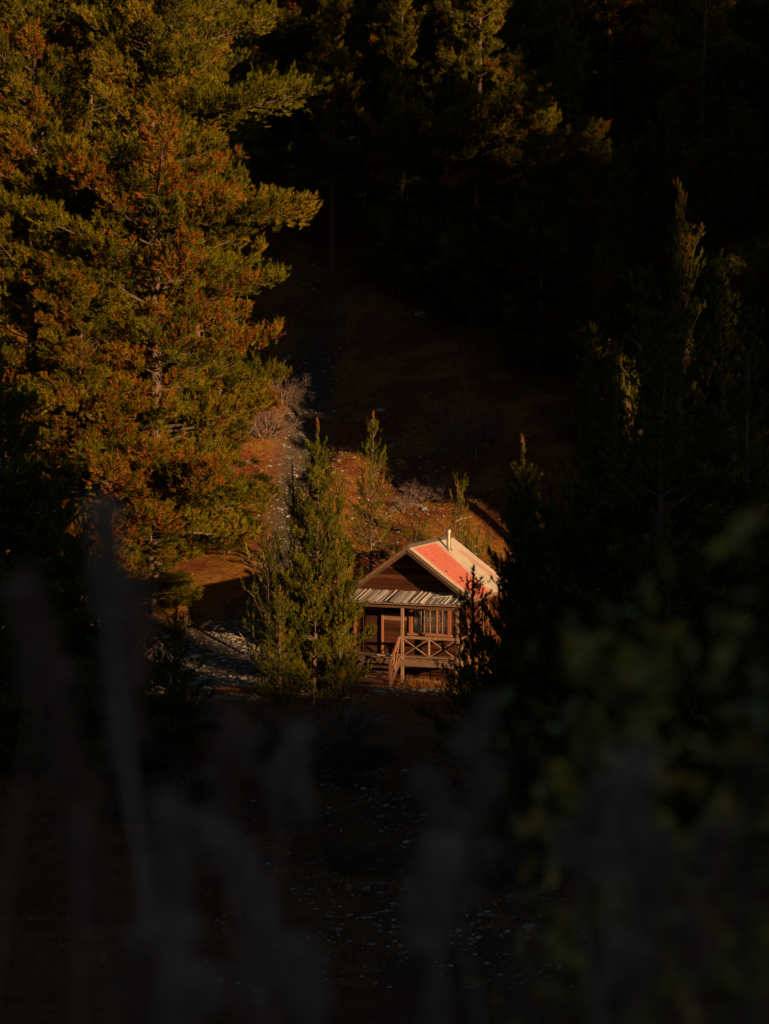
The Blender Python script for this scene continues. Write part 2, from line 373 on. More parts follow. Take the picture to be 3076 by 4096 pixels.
# added unseen ridge behind the camera, crest shaped to cast the valley's shade (u runs across the sun's direction)
def uv2xy(u, s): return SH[1]*-u*1.0, SH[0]*u, s
def to_xy(u, s):    # u = x*.759 + y*.651 ; s = -.651x + .759y
    return u * -SH[1] + s * -SH[0], u * SH[0] + s * -SH[1]
RU = [-200, 40, 54, 55.6, 57.9, 58.3, 58.9, 59.2, 60.8, 62.2, 68.2, 68.8, 71.1, 71.8, 79, 86, 90, 92.0, 95, 98, 102, 103.3, 106.5, 108, 111.5, 113, 118.5, 120.5, 124, 128, 135, 145, 200]
RV = [36, 36, 35, 33, 32, 26, 26, 24, 23.8, 18, 17.5, 24.4, 24.4, 16.4, 16.0, 16, 20, 40, 70, 82, 84, 52, 50, 86, 86, 54, 54, 80, 58, 84, 60, 84, 40]
us = np.concatenate([np.arange(-200, 40, 8), np.arange(40, 110, .5), np.arange(110, 260, 8)])
top = np.interp(us, RU, RV) + TEL * 150 + .35*np.sin(us*2.1) + .3*np.sin(us*4.7+1) + .2*rng.normal(size=len(us)) + 2.6*rng.normal(size=len(us))*(us > 92)
rows = [(-400, 0.0), (-300, .45), (-220, .72), (-170, .93), (-150, 1.0), (-132, .9), (-105, .7), (-85, .5), (-70, .2), (-60, -.1)]
V = []
for s_, f_ in rows:
    x_, y_ = to_xy(us, s_); V.append(np.stack([x_, y_, top * f_], -1))
V = np.array(V); nr, nu = V.shape[:2]; V = V.reshape(-1, 3)
i, j = np.meshgrid(np.arange(nr-1), np.arange(nu-1), indexing='ij'); a = i*nu + j
me = np_mesh('shade_ridge', V, np.stack([a, a+1, a+nu+1, a+nu], -1).reshape(-1, 4), M['ground'], None, True)
tag(link('shade_ridge', me), 'added unseen ridge shaped to shade the valley', None, None, 'structure')

# vehicle track crossing the shingle left of the cabin
tx = np.linspace(-26, -1.5, 60); V = []; F = []
def track_y(x): return 114.2 + 1.3*np.sin((x + 4) * .16) - .11*(x + 4)
for k, x_ in enumerate(tx):
    for q, dy_ in enumerate(np.linspace(-.9, .9, 9)):
        yy_ = track_y(x_) + dy_
        V.append((x_, yy_, float(ground(x_, yy_)) + .05 - .045*(abs(abs(dy_) - .55) < .2)))
F = [(k*9+q, (k+1)*9+q, (k+1)*9+q+1, k*9+q+1) for k in range(59) for q in range(8)]
me = np_mesh('path', V, F, M['ground'], None, True)
at = me.attributes.new('shingle', 'FLOAT', 'POINT'); at.data.foreach_set('value', np.full(len(V), 1, np.float32))
tag(link('path', me), 'pale shingle wheel track', None, None, 'structure')

# ---------------------------------------------------------------- cabin (local: x along front, y back, z up)
TH = 21.4
CX, CY = ray_at(1381, 2700, 112)[0], 112.0
cabin = thing('cabin', 'old brown timber cabin with faded red and cream iron roof and front porch', 'cabin', (CX, CY, 0), -R(TH))
rng = np.random.default_rng(11)
W, D0, D1, ZF = 5.6, 1.3, 6.2, 1.18          # width, wall plane, rear, floor height
RX, RZ, SL = 2.9, 6.35, .72                  # ridge x, ridge z, slope
def slope_z(x): return RZ - SL * abs(x - RX)
# weatherboard walls: every board a tapered box
def boards(mb, x0, x1, z0, z1, holes, y, axis='x', out=-1, wid=.19, topf=None):
    z = z0; k = 0
    while z < z1:
        h = wid * rng.uniform(.85, 1.15); zt = min(z + h, z1)
        segs = [(x0, x1)]
        for hx0, hx1, hz0, hz1 in holes:
            if z < hz1 - .02 and zt > hz0 + .02:
                ns = []
                for s0, s1 in segs:
                    if hx0 > s0: ns.append((s0, min(s1, hx0)))
                    if hx1 < s1: ns.append((max(s0, hx1), s1))
                segs = [q for q in ns if q[1] - q[0] > .03]
        if topf:
            lim = [(max(s0, topf(z)[0]), min(s1, topf(z)[1])) for s0, s1 in segs]; segs = [q for q in lim if q[1] - q[0] > .05]
        for s0, s1 in segs:
            t = float(np.clip(rng.normal(.38, .17), 0, .8))
            if axis == 'x' and s0 > 1.3 and s1 < 2.8 and 2.75 < z < 2.95: t = .95
            n = max(2, int((s1 - s0) / .35)); xx = np.linspace(s0, s1, n + 1)
            wob = rng.normal(0, .012, n + 1); a_ = .045; b_ = .012
            for q in range(n):
                P = []
                for zz, th in ((z, a_), (zt, b_)):
                    for X_, o_, w_ in ((xx[q], 0, wob[q]), (xx[q+1], 0, wob[q+1]), (xx[q+1], 1, wob[q+1]), (xx[q], 1, wob[q])):
                        yy_ = y + (out * (th + 0) if o_ == 0 else -out * .02)
                        P.append((X_, yy_, zz + (w_ if zz == z else 0)) if axis == 'x' else (yy_, X_, zz + (w_ if zz == z else 0)))
                mb.hexa(P, t)
        z = zt; k += 1
front_holes = [(.42, 1.42, ZF, 3.28), (2.72, 4.80, 2.12, 3.42)]
mb = MB(); boards(mb, 0, W, ZF - .1, 4.05, front_holes, D0); mb.build('wall', M['siding'], cabin)
mb = MB()
def gab(z): 
    hw = (RZ - .12 - z - .1) / SL; return RX - hw, RX + hw
boards(mb, 0, W, 4.02, RZ - .2, [], D0 - .004, topf=gab, wid=.24); mb.build('gable', M['siding'], cabin)
mb = MB(); boards(mb, D0 + .01, D1, ZF - .1, 4.0, [(2.9, 4.0, 2.1, 3.3)], W, axis='y', out=1); mb.build('wall', M['siding'], cabin)
mb = MB(); boards(mb, D0 + .01, D1, ZF - .1, 4.0, [], 0, axis='y', out=-1); mb.build('wall', M['siding'], cabin)
mb = MB(); mb.box(.02, W - .02, D1 - .06, D1, ZF - .1, 4.0, .3)
P = [(.05, D1 - .06, 4.0), (W - .05, D1 - .06, 4.0), (W - .05, D1, 4.0), (.05, D1, 4.0), (RX - .02, D1 - .06, 5.9), (RX + .02, D1 - .06, 5.9), (RX + .02, D1, 5.9), (RX - .02, D1, 5.9)]
mb.hexa(P, .3); mb.build('wall', M['siding'], cabin)
# dark lining so that daylight does not leak through the boards
mb = MB(); mb.box(.05, .42, D0 + .03, D0 + .05, ZF, 4.0, .1); mb.box(1.42, 2.72, D0 + .03, D0 + .05, ZF, 4.0); mb.box(4.80, W - .05, D0 + .03, D0 + .05, ZF, 4.0)
mb.box(2.72, 4.80, D0 + .03, D0 + .05, ZF, 2.12); mb.box(2.72, 4.80, D0 + .03, D0 + .05, 3.43, 4.0); mb.box(.42, 1.42, D0 + .03, D0 + .05, 3.29, 4.0)
mb.box(.03, .05, D0 + .05, D1 - .07, ZF, 4.0); mb.box(W - .05, W - .03, D0 + .05, D1 - .07, ZF, 4.0)
mb.box(.1, W - .1, D0 + .05, D1 - .07, ZF - .08, ZF - .02); mb.box(.1, W - .1, D0 + .06, D1 - .07, 3.98, 3.99)
mb.hexa([(.3, D0 + .03, 4.0), (W - .3, D0 + .03, 4.0), (W - .3, D0 + .05, 4.0), (.3, D0 + .05, 4.0), (RX - .05, D0 + .03, 5.7), (RX + .05, D0 + .03, 5.7), (RX + .05, D0 + .05, 5.7), (RX - .05, D0 + .05, 5.7)])
mb.build('lining', M['inside'], cabin)
# corner boards
mb = MB(); mb.box(-.07, .05, D0 - .075, D0 + .05, ZF - .12, 4.0, .5); mb.build('corner_board', M['frame'], cabin)
mb = MB(); mb.box(W - .05, W + .07, D0 - .075, D0 + .05, ZF - .12, 4.0, .5); mb.build('corner_board', M['frame'], cabin)

# corrugated iron roof slopes with real corrugation and thickness
def slope(name, x_e, sign):
    pitch = .11; y0, y1 = .42, 6.42; n = int((y1 - y0) / pitch * 8); yy_ = np.linspace(y0, y1, n)
    rows_ = 6; V = []
    for r_ in range(rows_ + 1):
        f = r_ / rows_; x_ = RX + (x_e - RX) * f
        sag = -.015 * math.sin(f * math.pi)
        zc_ = slope_z(x_) + sag + .012 * np.sin(2*np.pi * (yy_ - y0) / pitch) + (.006 * rng.normal(size=1) if r_ else 0)
        V.append(np.stack([np.full(n, x_), yy_, zc_], -1))
    V = np.array(V).reshape(-1, 3)
    i, j = np.meshgrid(np.arange(rows_), np.arange(n-1), indexing='ij'); a = i*n + j
    F = np.stack([a, a+n, a+n+1, a+1], -1).reshape(-1, 4)
    if sign < 0: F = F[:, ::-1]
    me = np_mesh(name, V, F, M['roof'], None)
    o = link(name, me, cabin); md = o.modifiers.new('thickness', 'SOLIDIFY'); md.thickness = .008; md.offset = -1
    return o
slope('roof', -.22, -1); slope('roof', 6.15, 1)
mb = MB()
for sg in (-1, 1):
    a_ = (RX, .40, RZ + .03); e_ = (RX + sg*.17, .78, RZ + .03 - .115)
    mb.hexa([(RX, .40, RZ+.035), (RX + sg*.18, .40, RZ - .08), (RX + sg*.18, 6.44, RZ - .08), (RX, 6.44, RZ+.035), (RX, .40, RZ+.047), (RX + sg*.18, .40, RZ - .066), (RX + sg*.18, 6.44, RZ - .066), (RX, 6.44, RZ+.047)], .8)
mb.cyl((RX, .78, 0), .0, .0, .0, 4) if False else None
mb.build('ridge_cap', M['metal'], cabin)
# rake boards (bargeboards), two deep each side, rafters' ends
for sg, xe in ((-1, -.22), (1, 6.15)):
    mb = MB()
    for yy0, hh, dz_, t_ in ((.36, .17, -.10, .38), (.407, .26, -.20, .12)):
        z1 = slope_z(xe); 
        P = []
        for x_, z_ in ((RX - sg*.0, RZ), (xe, z1)):
            pass
        q = [(RX, RZ + dz_), (xe, z1 + dz_)]
        P = [(q[0][0], yy0, q[0][1] - hh/2), (q[1][0], yy0, q[1][1] - hh/2), (q[1][0], yy0 + .045, q[1][1] - hh/2), (q[0][0], yy0 + .045, q[0][1] - hh/2),
             (q[0][0], yy0, q[0][1] + hh/2), (q[1][0], yy0, q[1][1] + hh/2), (q[1][0], yy0 + .045, q[1][1] + hh/2), (q[0][0], yy0 + .045, q[0][1] + hh/2)]
        mb.hexa(P, t_)
    mb.build('rake_board', M['old_wood'] if sg < 0 else M['old_wood'], cabin)
mb = MB()     # eaves boards and purlins under the iron
for sg, xe in ((-1, -.2), (1, 6.13)):
    mb.box(min(xe, xe - sg*.04), max(xe, xe - sg*.04), .46, 6.38, slope_z(xe) - .18, slope_z(xe) - .03, .5)
    for f in (.2, .45, .7, .95):
        x_ = RX + (xe - RX)*f; mb.box(x_ - .04, x_ + .04, .47, 6.35, slope_z(x_) - .13, slope_z(x_) - .035, .3)
mb.build('eaves', M['old_wood'], cabin)
# flue with cowl
fx, fy = RX + .66, .8 + 3.5; fz = slope_z(fx)
mb = MB(); mb.cyl((fx, fy, fz - .15), .10, .10, .98, 18, .6); mb.cyl((fx, fy, fz - .05), .19, .12, .16, 18, .4); ch = mb.build('chimney', M['metal'], cabin)
mb = MB(); mb.cyl((fx, fy, fz + .80), .135, .135, .15, 18, .95); mb.cyl((fx, fy, fz + .98), .15, .06, .05, 18, .9)
for q in range(4): mb.bar((fx + .11*math.cos(q*1.57), fy + .11*math.sin(q*1.57), fz + .94), (fx + .11*math.cos(q*1.57), fy + .11*math.sin(q*1.57), fz + 1.0), .02, .02, .5, up=(1, 0, 0))
mb.build('chimney_cap', M['metal'], ch)

# porch roof of silvered boards
mb = MB(); x_ = -.15; k = 0
ya, za, yb, zb = -.22, 3.78, D0 - .03, 4.13
while x_ < W + .12:
    w_ = rng.uniform(.17, .26); lap = .02 if k % 2 else 0
    za_, zb_ = za + lap + rng.uniform(0, .012), zb + lap + rng.uniform(0, .012); yf = ya + rng.normal(0, .03); tw = rng.normal(0, .022); sk_ = rng.normal(0, .012)
    th = .022; x1 = x_ + w_ + .02
    P = [(x_ - sk_, yf, za_ - tw), (x1 - sk_, yf, za_ + tw), (x1, yb, zb_ + tw*.4), (x_, yb, zb_ - tw*.4)]
    P += [(p[0], p[1], p[2] + th) for p in P]
    mb.hexa(P, float(rng.uniform(.25, .5) if rng.random() < .4 else rng.uniform(.65, 1)))
    if rng.random() < .45:
        P = [(x1 - .05, yf - .01, za_ + .03), (x1 + .0, yf - .01, za_ + .03), (x1 + .0, yb - .02, zb_ + .03), (x1 - .05, yb - .02, zb_ + .03)]; P += [(p[0], p[1], p[2] + .03) for p in P]; mb.hexa(P, .8)
    x_ += w_; k += 1
# loose board slid across the right end
mb.bar((4.2, .35, 4.02), (5.35, .75, 4.13), .12, .025, .95)
mb.build('porch_roof', M['slab'], cabin)
mb = MB(); mb.box(-.1, W + .1, -.06, .06, 3.52, 3.70, .2)
for q in range(8): 
    xx_ = .1 + q * .77; mb.bar((xx_, -.16, 3.735), (xx_, D0 - .05, 4.07), .05, .08, .15)
mb.box(-.14, W + .14, -.235, -.21, 3.70, 3.765, .55)
mb.build('porch_beam', M['old_wood'], cabin)
# posts
for k, (x_, wd) in enumerate(((0.0, .10), (2.86, .115), (W - .05, .11))):
    mb = MB(); mb.box(x_ - wd/2, x_ + wd/2, -.07, .06, -.15, 3.52, .62); mb.build('post', M['old_wood'], cabin)
# deck
mb = MB(); y_ = .02
while y_ < D0 - .02:
    mb.box(-.02, W + .03, y_ + .075 if y_ < .03 else y_, y_ + .14, ZF - .04, ZF, float(rng.uniform(.3, .7))); y_ += .15
mb.build('deck', M['old_wood'], cabin)
mb = MB(); mb.box(2.72, W + .06, -.12, -.072, ZF - .34, ZF - .03, .45); mb.box(-.05, 2.72, -.05, .0, ZF - .22, ZF - .05, .2); mb.build('deck_beam', M['old_wood'], cabin)
mb = MB(); mb.box(W + .02, W + .07, -.02, D0, ZF - .3, ZF - .05, .8); mb.build('deck_beam', M['old_wood'], cabin)
# railing along the front right, and a return on the right side
rail = MB(); rail.box(2.88, W - .12, -.06, .03, ZF + .93, ZF + 1.05, .62); rl = rail.build('railing', M['old_wood'], cabin)
mb = MB(); mb.box(2.88, W - .12, -.04, .0, ZF + .06, ZF + .12, .5); mb.build('rail', M['old_wood'], rl)
xm = (2.88 + W - .12) / 2
for a_, c_ in ((2.88, xm - .03), (xm + .03, W - .12)):
    mb = MB(); mb.bar((a_, -.045, ZF + .12), (c_, -.045, ZF + .93), .03, .07, .75, up=(0, 1, 0)); mb.bar((a_, -.01, ZF + .93), (c_, -.01, ZF + .12), .03, .07, .7, up=(0, 1, 0)); mb.build('cross_brace', M['old_wood'], rl)
mb = MB(); mb.box(xm - .035, xm + .035, -.05, .02, ZF + .12, ZF + .93, .8); mb.build('baluster', M['old_wood'], rl)
mb = MB(); mb.box(W - .08, W - .01, .07, D0 - .08, ZF + .93, ZF + 1.03, .7); mb.bar((W - .05, .07, ZF + .1), (W - .05, D0 - .08, ZF + .93), .03, .07, .9, up=(1, 0, 0)); mb.bar((W - .02, .07, ZF + .93), (W - .02, D0 - .08, ZF + .1), .03, .07, .9, up=(1, 0, 0)); mb.build('railing', M['old_wood'], cabin)
# stairs down to the front with their own crossed handrail
st = MB(); nst = 6; run = 1.3
for q in range(nst):
    yq = -.10 - (q + .5) * run / nst; zq = ZF - (q + 1) * ZF / (nst + .3)
    st.box(.95, 2.66, yq - .13, yq + .12, zq - .045, zq, float(rng.uniform(.35, .7)))
sto = st.build('stairs', M['old_wood'], cabin)
for x_ in (.92, 2.69):
    mb = MB(); mb.bar((x_, -.05, ZF - .15), (x_, -.1 - run, -.02), .05, .24, .4, up=(1, 0, 0)); mb.build('stringer', M['old_wood'], sto)
mb = MB(); xr = 2.76; top0 = (xr, -.08, ZF + 1.0); top1 = (xr, -1.32, ZF - .08)
mb.bar(top0, top1, .07, .09, .8, up=(1, 0, 0)); hr = mb.build('handrail', M['frame'], cabin)
mb = MB(); mb.box(xr - .05, xr + .05, -1.38, -1.28, -.15, ZF - .08, .7); mb.build('newel_post', M['frame'], hr)
mb = MB(); b0 = np.array((xr, -.10, ZF + .05)); b1 = np.array((xr, -1.30, .08)); t0 = np.array(top0); t1 = np.array(top1)
mb.bar(b0, b1, .04, .06, .7, up=(1, 0, 0)); mb.build('rail', M['frame'], hr)
for f0, f1 in ((0, .5), (.5, 1)):
    mb = MB(); mb.bar(t0 + (t1-t0)*f0, b0 + (b1-b0)*f1, .03, .05, .85, up=(1, 0, 0)); mb.bar(b0 + (b1-b0)*f0 + (.035, 0, 0), t0 + (t1-t0)*f1 + (.035, 0, 0), .03, .05, .85, up=(1, 0, 0)); mb.build('cross_brace', M['frame'], hr)
mb = MB(); mb.bar((t0+t1)/2 - (.03, 0, 0), (b0+b1)/2 - (.03, 0, 0), .03, .05, .85, up=(0, 1, 0)); mb.build('baluster', M['frame'], hr)
# door
mb = MB()
for q in range(5): mb.box(1.08 + q*.162, 1.08 + (q+1)*.162 - .006, D0 + .03, D0 + .07, ZF + .03, 3.2, float(rng.uniform(.1, .9)))
mb.box(1.12, 1.84, D0 + .015, D0 + .03, ZF + .35, ZF + .47, .5); mb.box(1.12, 1.84, D0 + .015, D0 + .03, ZF + 1.6, ZF + 1.72, .5)
door = mb.build('door', M['doorwood'], cabin)
for nm, a_ in (('door_jamb', (.98, 1.08, ZF, 3.28)), ('door_jamb', (1.90, 1.99, ZF, 3.28)), ('door_head', (.93, 2.04, 3.20, 3.32))):
    mb = MB(); mb.box(a_[0], a_[1], D0 - (.13 if 'head' in nm else .11), D0 + .06, a_[2], a_[3] if 'head' in nm else 3.2, .62); mb.build(nm, M['frame'], door)
mb = MB(); mb.cyl((1.83, D0 - .02, ZF + .98), .035, .035, .05, 12, .6); mb.box(1.80, 1.86, D0 + .0, D0 + .03, ZF + .9, ZF + 1.1, .4); mb.build('handle', M['metal'], door)
door.location.x = -.56
# window
mb = MB()
for a_ in ((2.58, 2.72, 2.20, 3.42), (4.50, 4.66, 2.20, 3.42)): mb.box(a_[0], a_[1], D0 - .10, D0 + .05, a_[2], a_[3] - .08, .5)
mb.box(2.58, 4.66, D0 - .105, D0 + .05, 3.34, 3.42, .35); win = mb.build('window', M['frame'], cabin)
mb = MB(); mb.box(2.50, 4.74, D0 - .15, D0 + .05, 2.12, 2.20, .7); mb.box(2.55, 4.70, D0 - .08, D0 + .0, 2.04, 2.12, .4); mb.build('sill', M['frame'], win)
for (x0, x1, nc, nr_, lab_) in ((2.72, 3.93, 4, 3, 1), (3.97, 4.50, 2, 3, 0)):
    mb = MB(); y0_, y1_ = D0 - .045, D0 - .01; e_ = .035
    mb.box(x0, x0 + e_, y0_, y1_, 2.2, 3.34, .6); mb.box(x1 - e_, x1, y0_, y1_, 2.2, 3.34, .6); mb.box(x0 + e_, x1 - e_, y0_, y1_, 2.2, 2.2 + e_, .6); mb.box(x0 + e_, x1 - e_, y0_, y1_, 3.34 - e_, 3.34, .5)
    for q in range(1, nc): xx_ = x0 + (x1 - x0) * q / nc; mb.box(xx_ - .016, xx_ + .016, y0_ - .008, y1_ - .004, 2.2 + e_, 3.34 - e_, .85)
    for q in range(1, nr_): zz_ = 2.2 + 1.14 * q / nr_; mb.box(x0 + e_, x1 - e_, y0_ + .008, y1_ - .007, zz_ - .014, zz_ + .014, .75)
    mb.build('sash', M['frame'], win)
    mb = MB(); mb.box(x0 + .01, x1 - .01, D0 - .024, D0 - .020, 2.21, 3.33); mb.build('pane', M['glass'], win)
mb = MB(); mb.box(3.93, 3.97, D0 - .07, D0 + .02, 2.2, 3.34, .7); mb.build('mullion', M['frame'], win)
xx_ = np.linspace(2.75, 4.48, 90); wv = D0 + .10 + .025*np.sin(xx_*42) + .012*np.sin(xx_*97)
V = np.concatenate([np.stack([xx_, wv, np.full(90, 2.15)], -1), np.stack([xx_, wv*1.0, np.full(90, 3.4)], -1)])
F = [(i, i+1, 91+i, 90+i) for i in range(89) if not (20 < i < 26)]
me = np_mesh('curtain', V, F, M['curtain'], np.random.default_rng(1).uniform(.2, .9, len(F)), True); co = link('curtain', me, win)
md = co.modifiers.new('thickness', 'SOLIDIFY'); md.thickness = .003
win.location.x = .14
# side window of the right wall
mb = MB(); mb.box(W - .02, W + .09, 2.85, 2.95, 2.05, 3.35, .7); mb.box(W - .02, W + .09, 3.95, 4.05, 2.05, 3.35, .7); mb.box(W - .02, W + .1, 2.95, 3.95, 2.0, 2.1, .7); mb.box(W - .02, W + .1, 2.95, 3.95, 3.28, 3.38, .7); mb.box(W - .0, W + .04, 3.43, 3.47, 2.1, 3.28, .6); sw = mb.build('window', M['frame'], cabin)
mb = MB(); mb.box(W + .0, W + .006, 2.95, 3.43, 2.1, 3.28); mb.box(W, W + .006, 3.47, 3.95, 2.1, 3.28); mb.build('pane', M['glass'], sw)
# skirting under the house: front one set back with gaps, side one of split slabs
mb = MB()
for q in range(7):
    z_ = -.1 + q * .17
    for x0_, x1_ in ((2.6, 3.7), (3.75, 4.6), (4.64, 5.6)):
        if rng.random() < .9: mb.box(x0_ + rng.uniform(0, .05), x1_ - rng.uniform(0, .05), D0 + .02, D0 + .06, z_ + rng.uniform(.02, .04), z_ + .155, float(rng.uniform(.1, .5)))
mb.box(0, 2.6, D0 + .02, D0 + .06, -.1, 1.1, .1); mb.build('skirting', M['siding'], cabin)
mb = MB()
for q in range(9):
    z_ = -.15 + q * .14; y_ = D0
    while y_ < D1:
        l_ = rng.uniform(.5, 1.1); mb.box(W - .02 + rng.uniform(0, .03), W + .06 + rng.uniform(0, .03), y_ + .015, min(y_ + l_, D1) - .015, z_ + .012, z_ + .128, float(rng.uniform(.45, .95))); y_ += l_
mb.build('skirting', M['frame'], cabin)
# foundation piles
for x_, y_ in ((2.8, D0 + .3), (4.2, D0 + .3), (5.4, D0 + .3), (.3, D0 + .3), (.3, D1 - .2), (5.4, D1 - .2)):
    mb = MB(); mb.cyl((x_, y_, -.2), .09, .09, ZF + .1, 10, .3); mb.build('pile', M['old_wood'], cabin)
def cab(x, y, z=0):
    c, s = math.cos(-R(TH)), math.sin(-R(TH)); return (CX + c*x - s*y, CY + s*x + c*y, z)
mb = MB(); mb.box(-.35, .35, -.09, .09, 0, .035, .95); o = mb.build('plank', M['slab'], None); o.location = cab(1.75, .55, ZF + .005); o.rotation_euler = (0, 0, -R(TH) - .12)
tag(o, 'short pale plank lying on the porch deck by the door', 'plank')

for k, (x_, y_, l_, rz_, t_, lab) in enumerate(((3.4, .55, .9, .1, .9, 'pale timber offcut lying under the left of the deck'), (3.9, .8, 1.1, -.25, .6, 'grey timber offcut lying under the middle of the deck'),
                                     (4.6, .45, .8, .3, .8, 'timber offcut lying near the right post under the deck'), (3.55, .1, .6, -.5, .5, 'short offcut leaning among the grass below the railing'))):
    mb = MB(); mb.bar((-l_/2, 0, 0), (l_/2, .02, .03), .14, .06, t_); mb.bar((-l_/2 + .1, .1, .06), (l_/2 - .15, -.05, .09), .09, .05, t_ - .2)
    o = mb.build('timber_offcut', M['old_wood'], None); o.location = cab(x_, y_, .06); o.rotation_euler = (0, 0, rz_ - R(TH)); tag(o, lab, 'timber', 'timber under the deck')
# ---------------------------------------------------------------- tree models
def cone(r0, p=.8, base=.12):
    return lambda f: r0 * ((1 - f) ** p) * (.72 + .28 * min(1, f / base)) + .15
def old(r0, p=.45):
    return lambda f: r0 * (1 - f ** 2.2) ** p * (.75 + .25 * math.sin(f * 17)) + .3
rustA = lambda f: .17 if f < .55 else .05
BIG_A = gen_pine(21, 36, 4.0, old(6.4), mult=2, lobe=.16, dz=.85, nl=7, e0=0, e1=32, curve=.10, sp2=.22, l2=.40, sp3=.22, shoot=.36, n=18, nlen=.26, w=.042, rust=rustA, jit=(.45, 1.2), lean=.5, inner=.28, dead=8,
                 extra=[(25.5, -.1, 8.6, 4), (25.3, .25, 7.6, 6), (20.0, -.15, 8.6, 0), (19.6, .2, 8.0, 3), (16, 0, 6.5, 4), (13, -.2, 6.6, 4), (29, -.1, 6.8, 10), (19.8, -.5, 7.5, 2), (25.7, -.5, 7.4, 2)])
BIG_B = gen_pine(22, 34, 3.0, old(6.0), mult=2, lobe=.18, dz=.85, nl=7, e0=-4, e1=35, curve=.12, sp2=.22, l2=.40, sp3=.22, shoot=.36, n=18, nlen=.26, w=.042, rust=lambda f: .2 if f < .6 else .1, jit=(.5, 1.2), lean=.7, inner=.3, dead=8)
BIG_C = gen_pine(23, 30, 8.0, old(4.1), mult=3, lobe=.18, dz=.8, nl=6, e0=-5, e1=40, curve=.1, sp2=.22, l2=.42, sp3=.23, shoot=.36, n=16, nlen=.26, w=.046, rust=lambda f: .06, jit=(.35, 1.25), lean=.6, inner=.3, dead=26, gap=.15)
BIG_S = gen_pine(29, 42, 25.0, old(5.5), mult=2, dz=.9, nl=7, e0=-5, e1=35, sp2=.3, l2=.42, sp3=.25, shoot=.4, n=9, nlen=.32, w=.09, lean=.4, dead=30)
BIG_T = gen_pine(30, 36, 28.4, old(3.4), mult=2, dz=.7, nl=7, e0=-5, e1=35, sp2=.3, l2=.42, sp3=.25, shoot=.4, n=9, nlen=.32, w=.09, lean=.4, dead=50)
BIG_D = gen_pine(27, 30, 1.6, old(4.6, .7), mult=3, lobe=.18, dz=.85, nl=6, e0=-8, e1=40, curve=.1, sp2=.22, l2=.4, sp3=.23, shoot=.36, n=16, nlen=.26, w=.046, rust=lambda f: .05, jit=(.4, 1.25), lean=.6, inner=.3, dead=22, gap=.2)
YA = gen_pine(31, 12, .6, cone(3.3, 1.12), spike=1.5, dz=.66, nl=6, e0=8, e1=52, curve=.22, sp2=.12, l2=.40, sp3=.11, shoot=.28, n=28, nlen=.15, w=.034, rust=lambda f: .03, jit=(.6, 1.12), inner=.18, tipup=1.0, mat='needle_young', lean=.12, trunk_r=.11)
YB = gen_pine(32, 9, .5, cone(2.1, 1.0), spike=1.1, dz=.6, nl=5, e0=15, e1=65, curve=.28, sp2=.15, l2=.34, sp3=.13, shoot=.28, n=22, nlen=.15, w=.026, rust=lambda f: .03, jit=(.6, 1.12), inner=.15, tipup=1.2, mat='needle_young', lean=.1, trunk_r=.09)
YC = gen_pine(33, 13, 1.0, cone(3.1, .9), spike=1.3, dz=.75, nl=5, e0=5, e1=50, curve=.30, sp2=.17, l2=.32, sp3=.15, shoot=.3, n=20, nlen=.15, w=.03, rust=lambda f: .02, jit=(.5, 1.1), inner=.25, tipup=1.0, mat='needle_young', lean=.2, trunk_r=.11, gap=.2)
YT = gen_pine(34, 20, 3.0, lambda f: 3.2 * (1 - f) ** .55 * (1 if f < .62 else .45) + .2, dz=.8, nl=5, e0=0, e1=62, curve=.22, sp2=.17, l2=.38, sp3=.16, shoot=.3, n=18, nlen=.18, w=.036, rust=lambda f: .05, jit=(.4, 1.15), inner=.25, tipup=.9, mat='needle_young', lean=.35, trunk_r=.13, gap=.15)
YBARE = gen_pine(35, 16, 10.6, lambda f: 1.0 * (1 - f) ** .6 + .15, dz=.6, nl=4, e0=30, e1=75, curve=.3, sp2=.22, l2=.3, sp3=.16, shoot=.26, n=16, nlen=.14, w=.024, rust=lambda f: .1, jit=(.4, 1.15), inner=.3, tipup=1.2, mat='needle_young', lean=.25, trunk_r=.11, dead=30)
SAP = gen_pine(36, 2.6, .5, cone(.62, .6), spike=.5, dz=.4, nl=5, e0=35, e1=70, curve=.3, sp2=.2, l2=.35, sp3=.12, shoot=.24, n=22, nlen=.12, w=.018, rust=lambda f: .0, jit=(.6, 1.1), inner=.3, tipup=1.6, mat='needle_young', trunk_r=.025)

# left sunlit mass
g = 'tall sunlit pines on the left'
pine_from(BIG_A, 'pine_tree', 'tall sunlit pine at left whose long boughs reach furthest into the dark centre', 620, 124, -330, rz=0, group=g)
pine_from(BIG_B, 'pine_tree', 'rusty sunlit pine with broad crown against the left edge', 110, 127, -250, rz=1.4, group=g)
pine_from(BIG_B, 'pine_tree', 'sunlit pine behind, its crown right of the longest boughs near the top', 800, 135, -150, rz=3.6, group=g, wide=.8)
pine_from(BIG_D, 'pine_tree', 'shorter sunlit pine standing just behind the lowest boughs of the left mass', 640, 127.5, 900, rz=.7, group=g, wide=1.25)
pine_from(BIG_D, 'pine_tree', 'sunlit green pine leaning its low boughs over the red bank', 880, 130, 1000, rz=2.2, group=g, wide=1.1)
pine_from(BIG_A, 'pine_tree', 'pine half out of frame at the upper left corner', -420, 132, -300, rz=3.4, group=g)
pine_from(BIG_B, 'pine_tree', 'lit pine low between the left edge and the shaded front tree', 330, 123, 1050, rz=5.1, group=g, wide=1.3)
pine_from(BIG_D, 'pine_tree', 'lowest sunlit pine, an orange tinted skirt of boughs above the dark clearing', 615, 122.3, 1780, rz=2.9, group=g, wide=1.75)
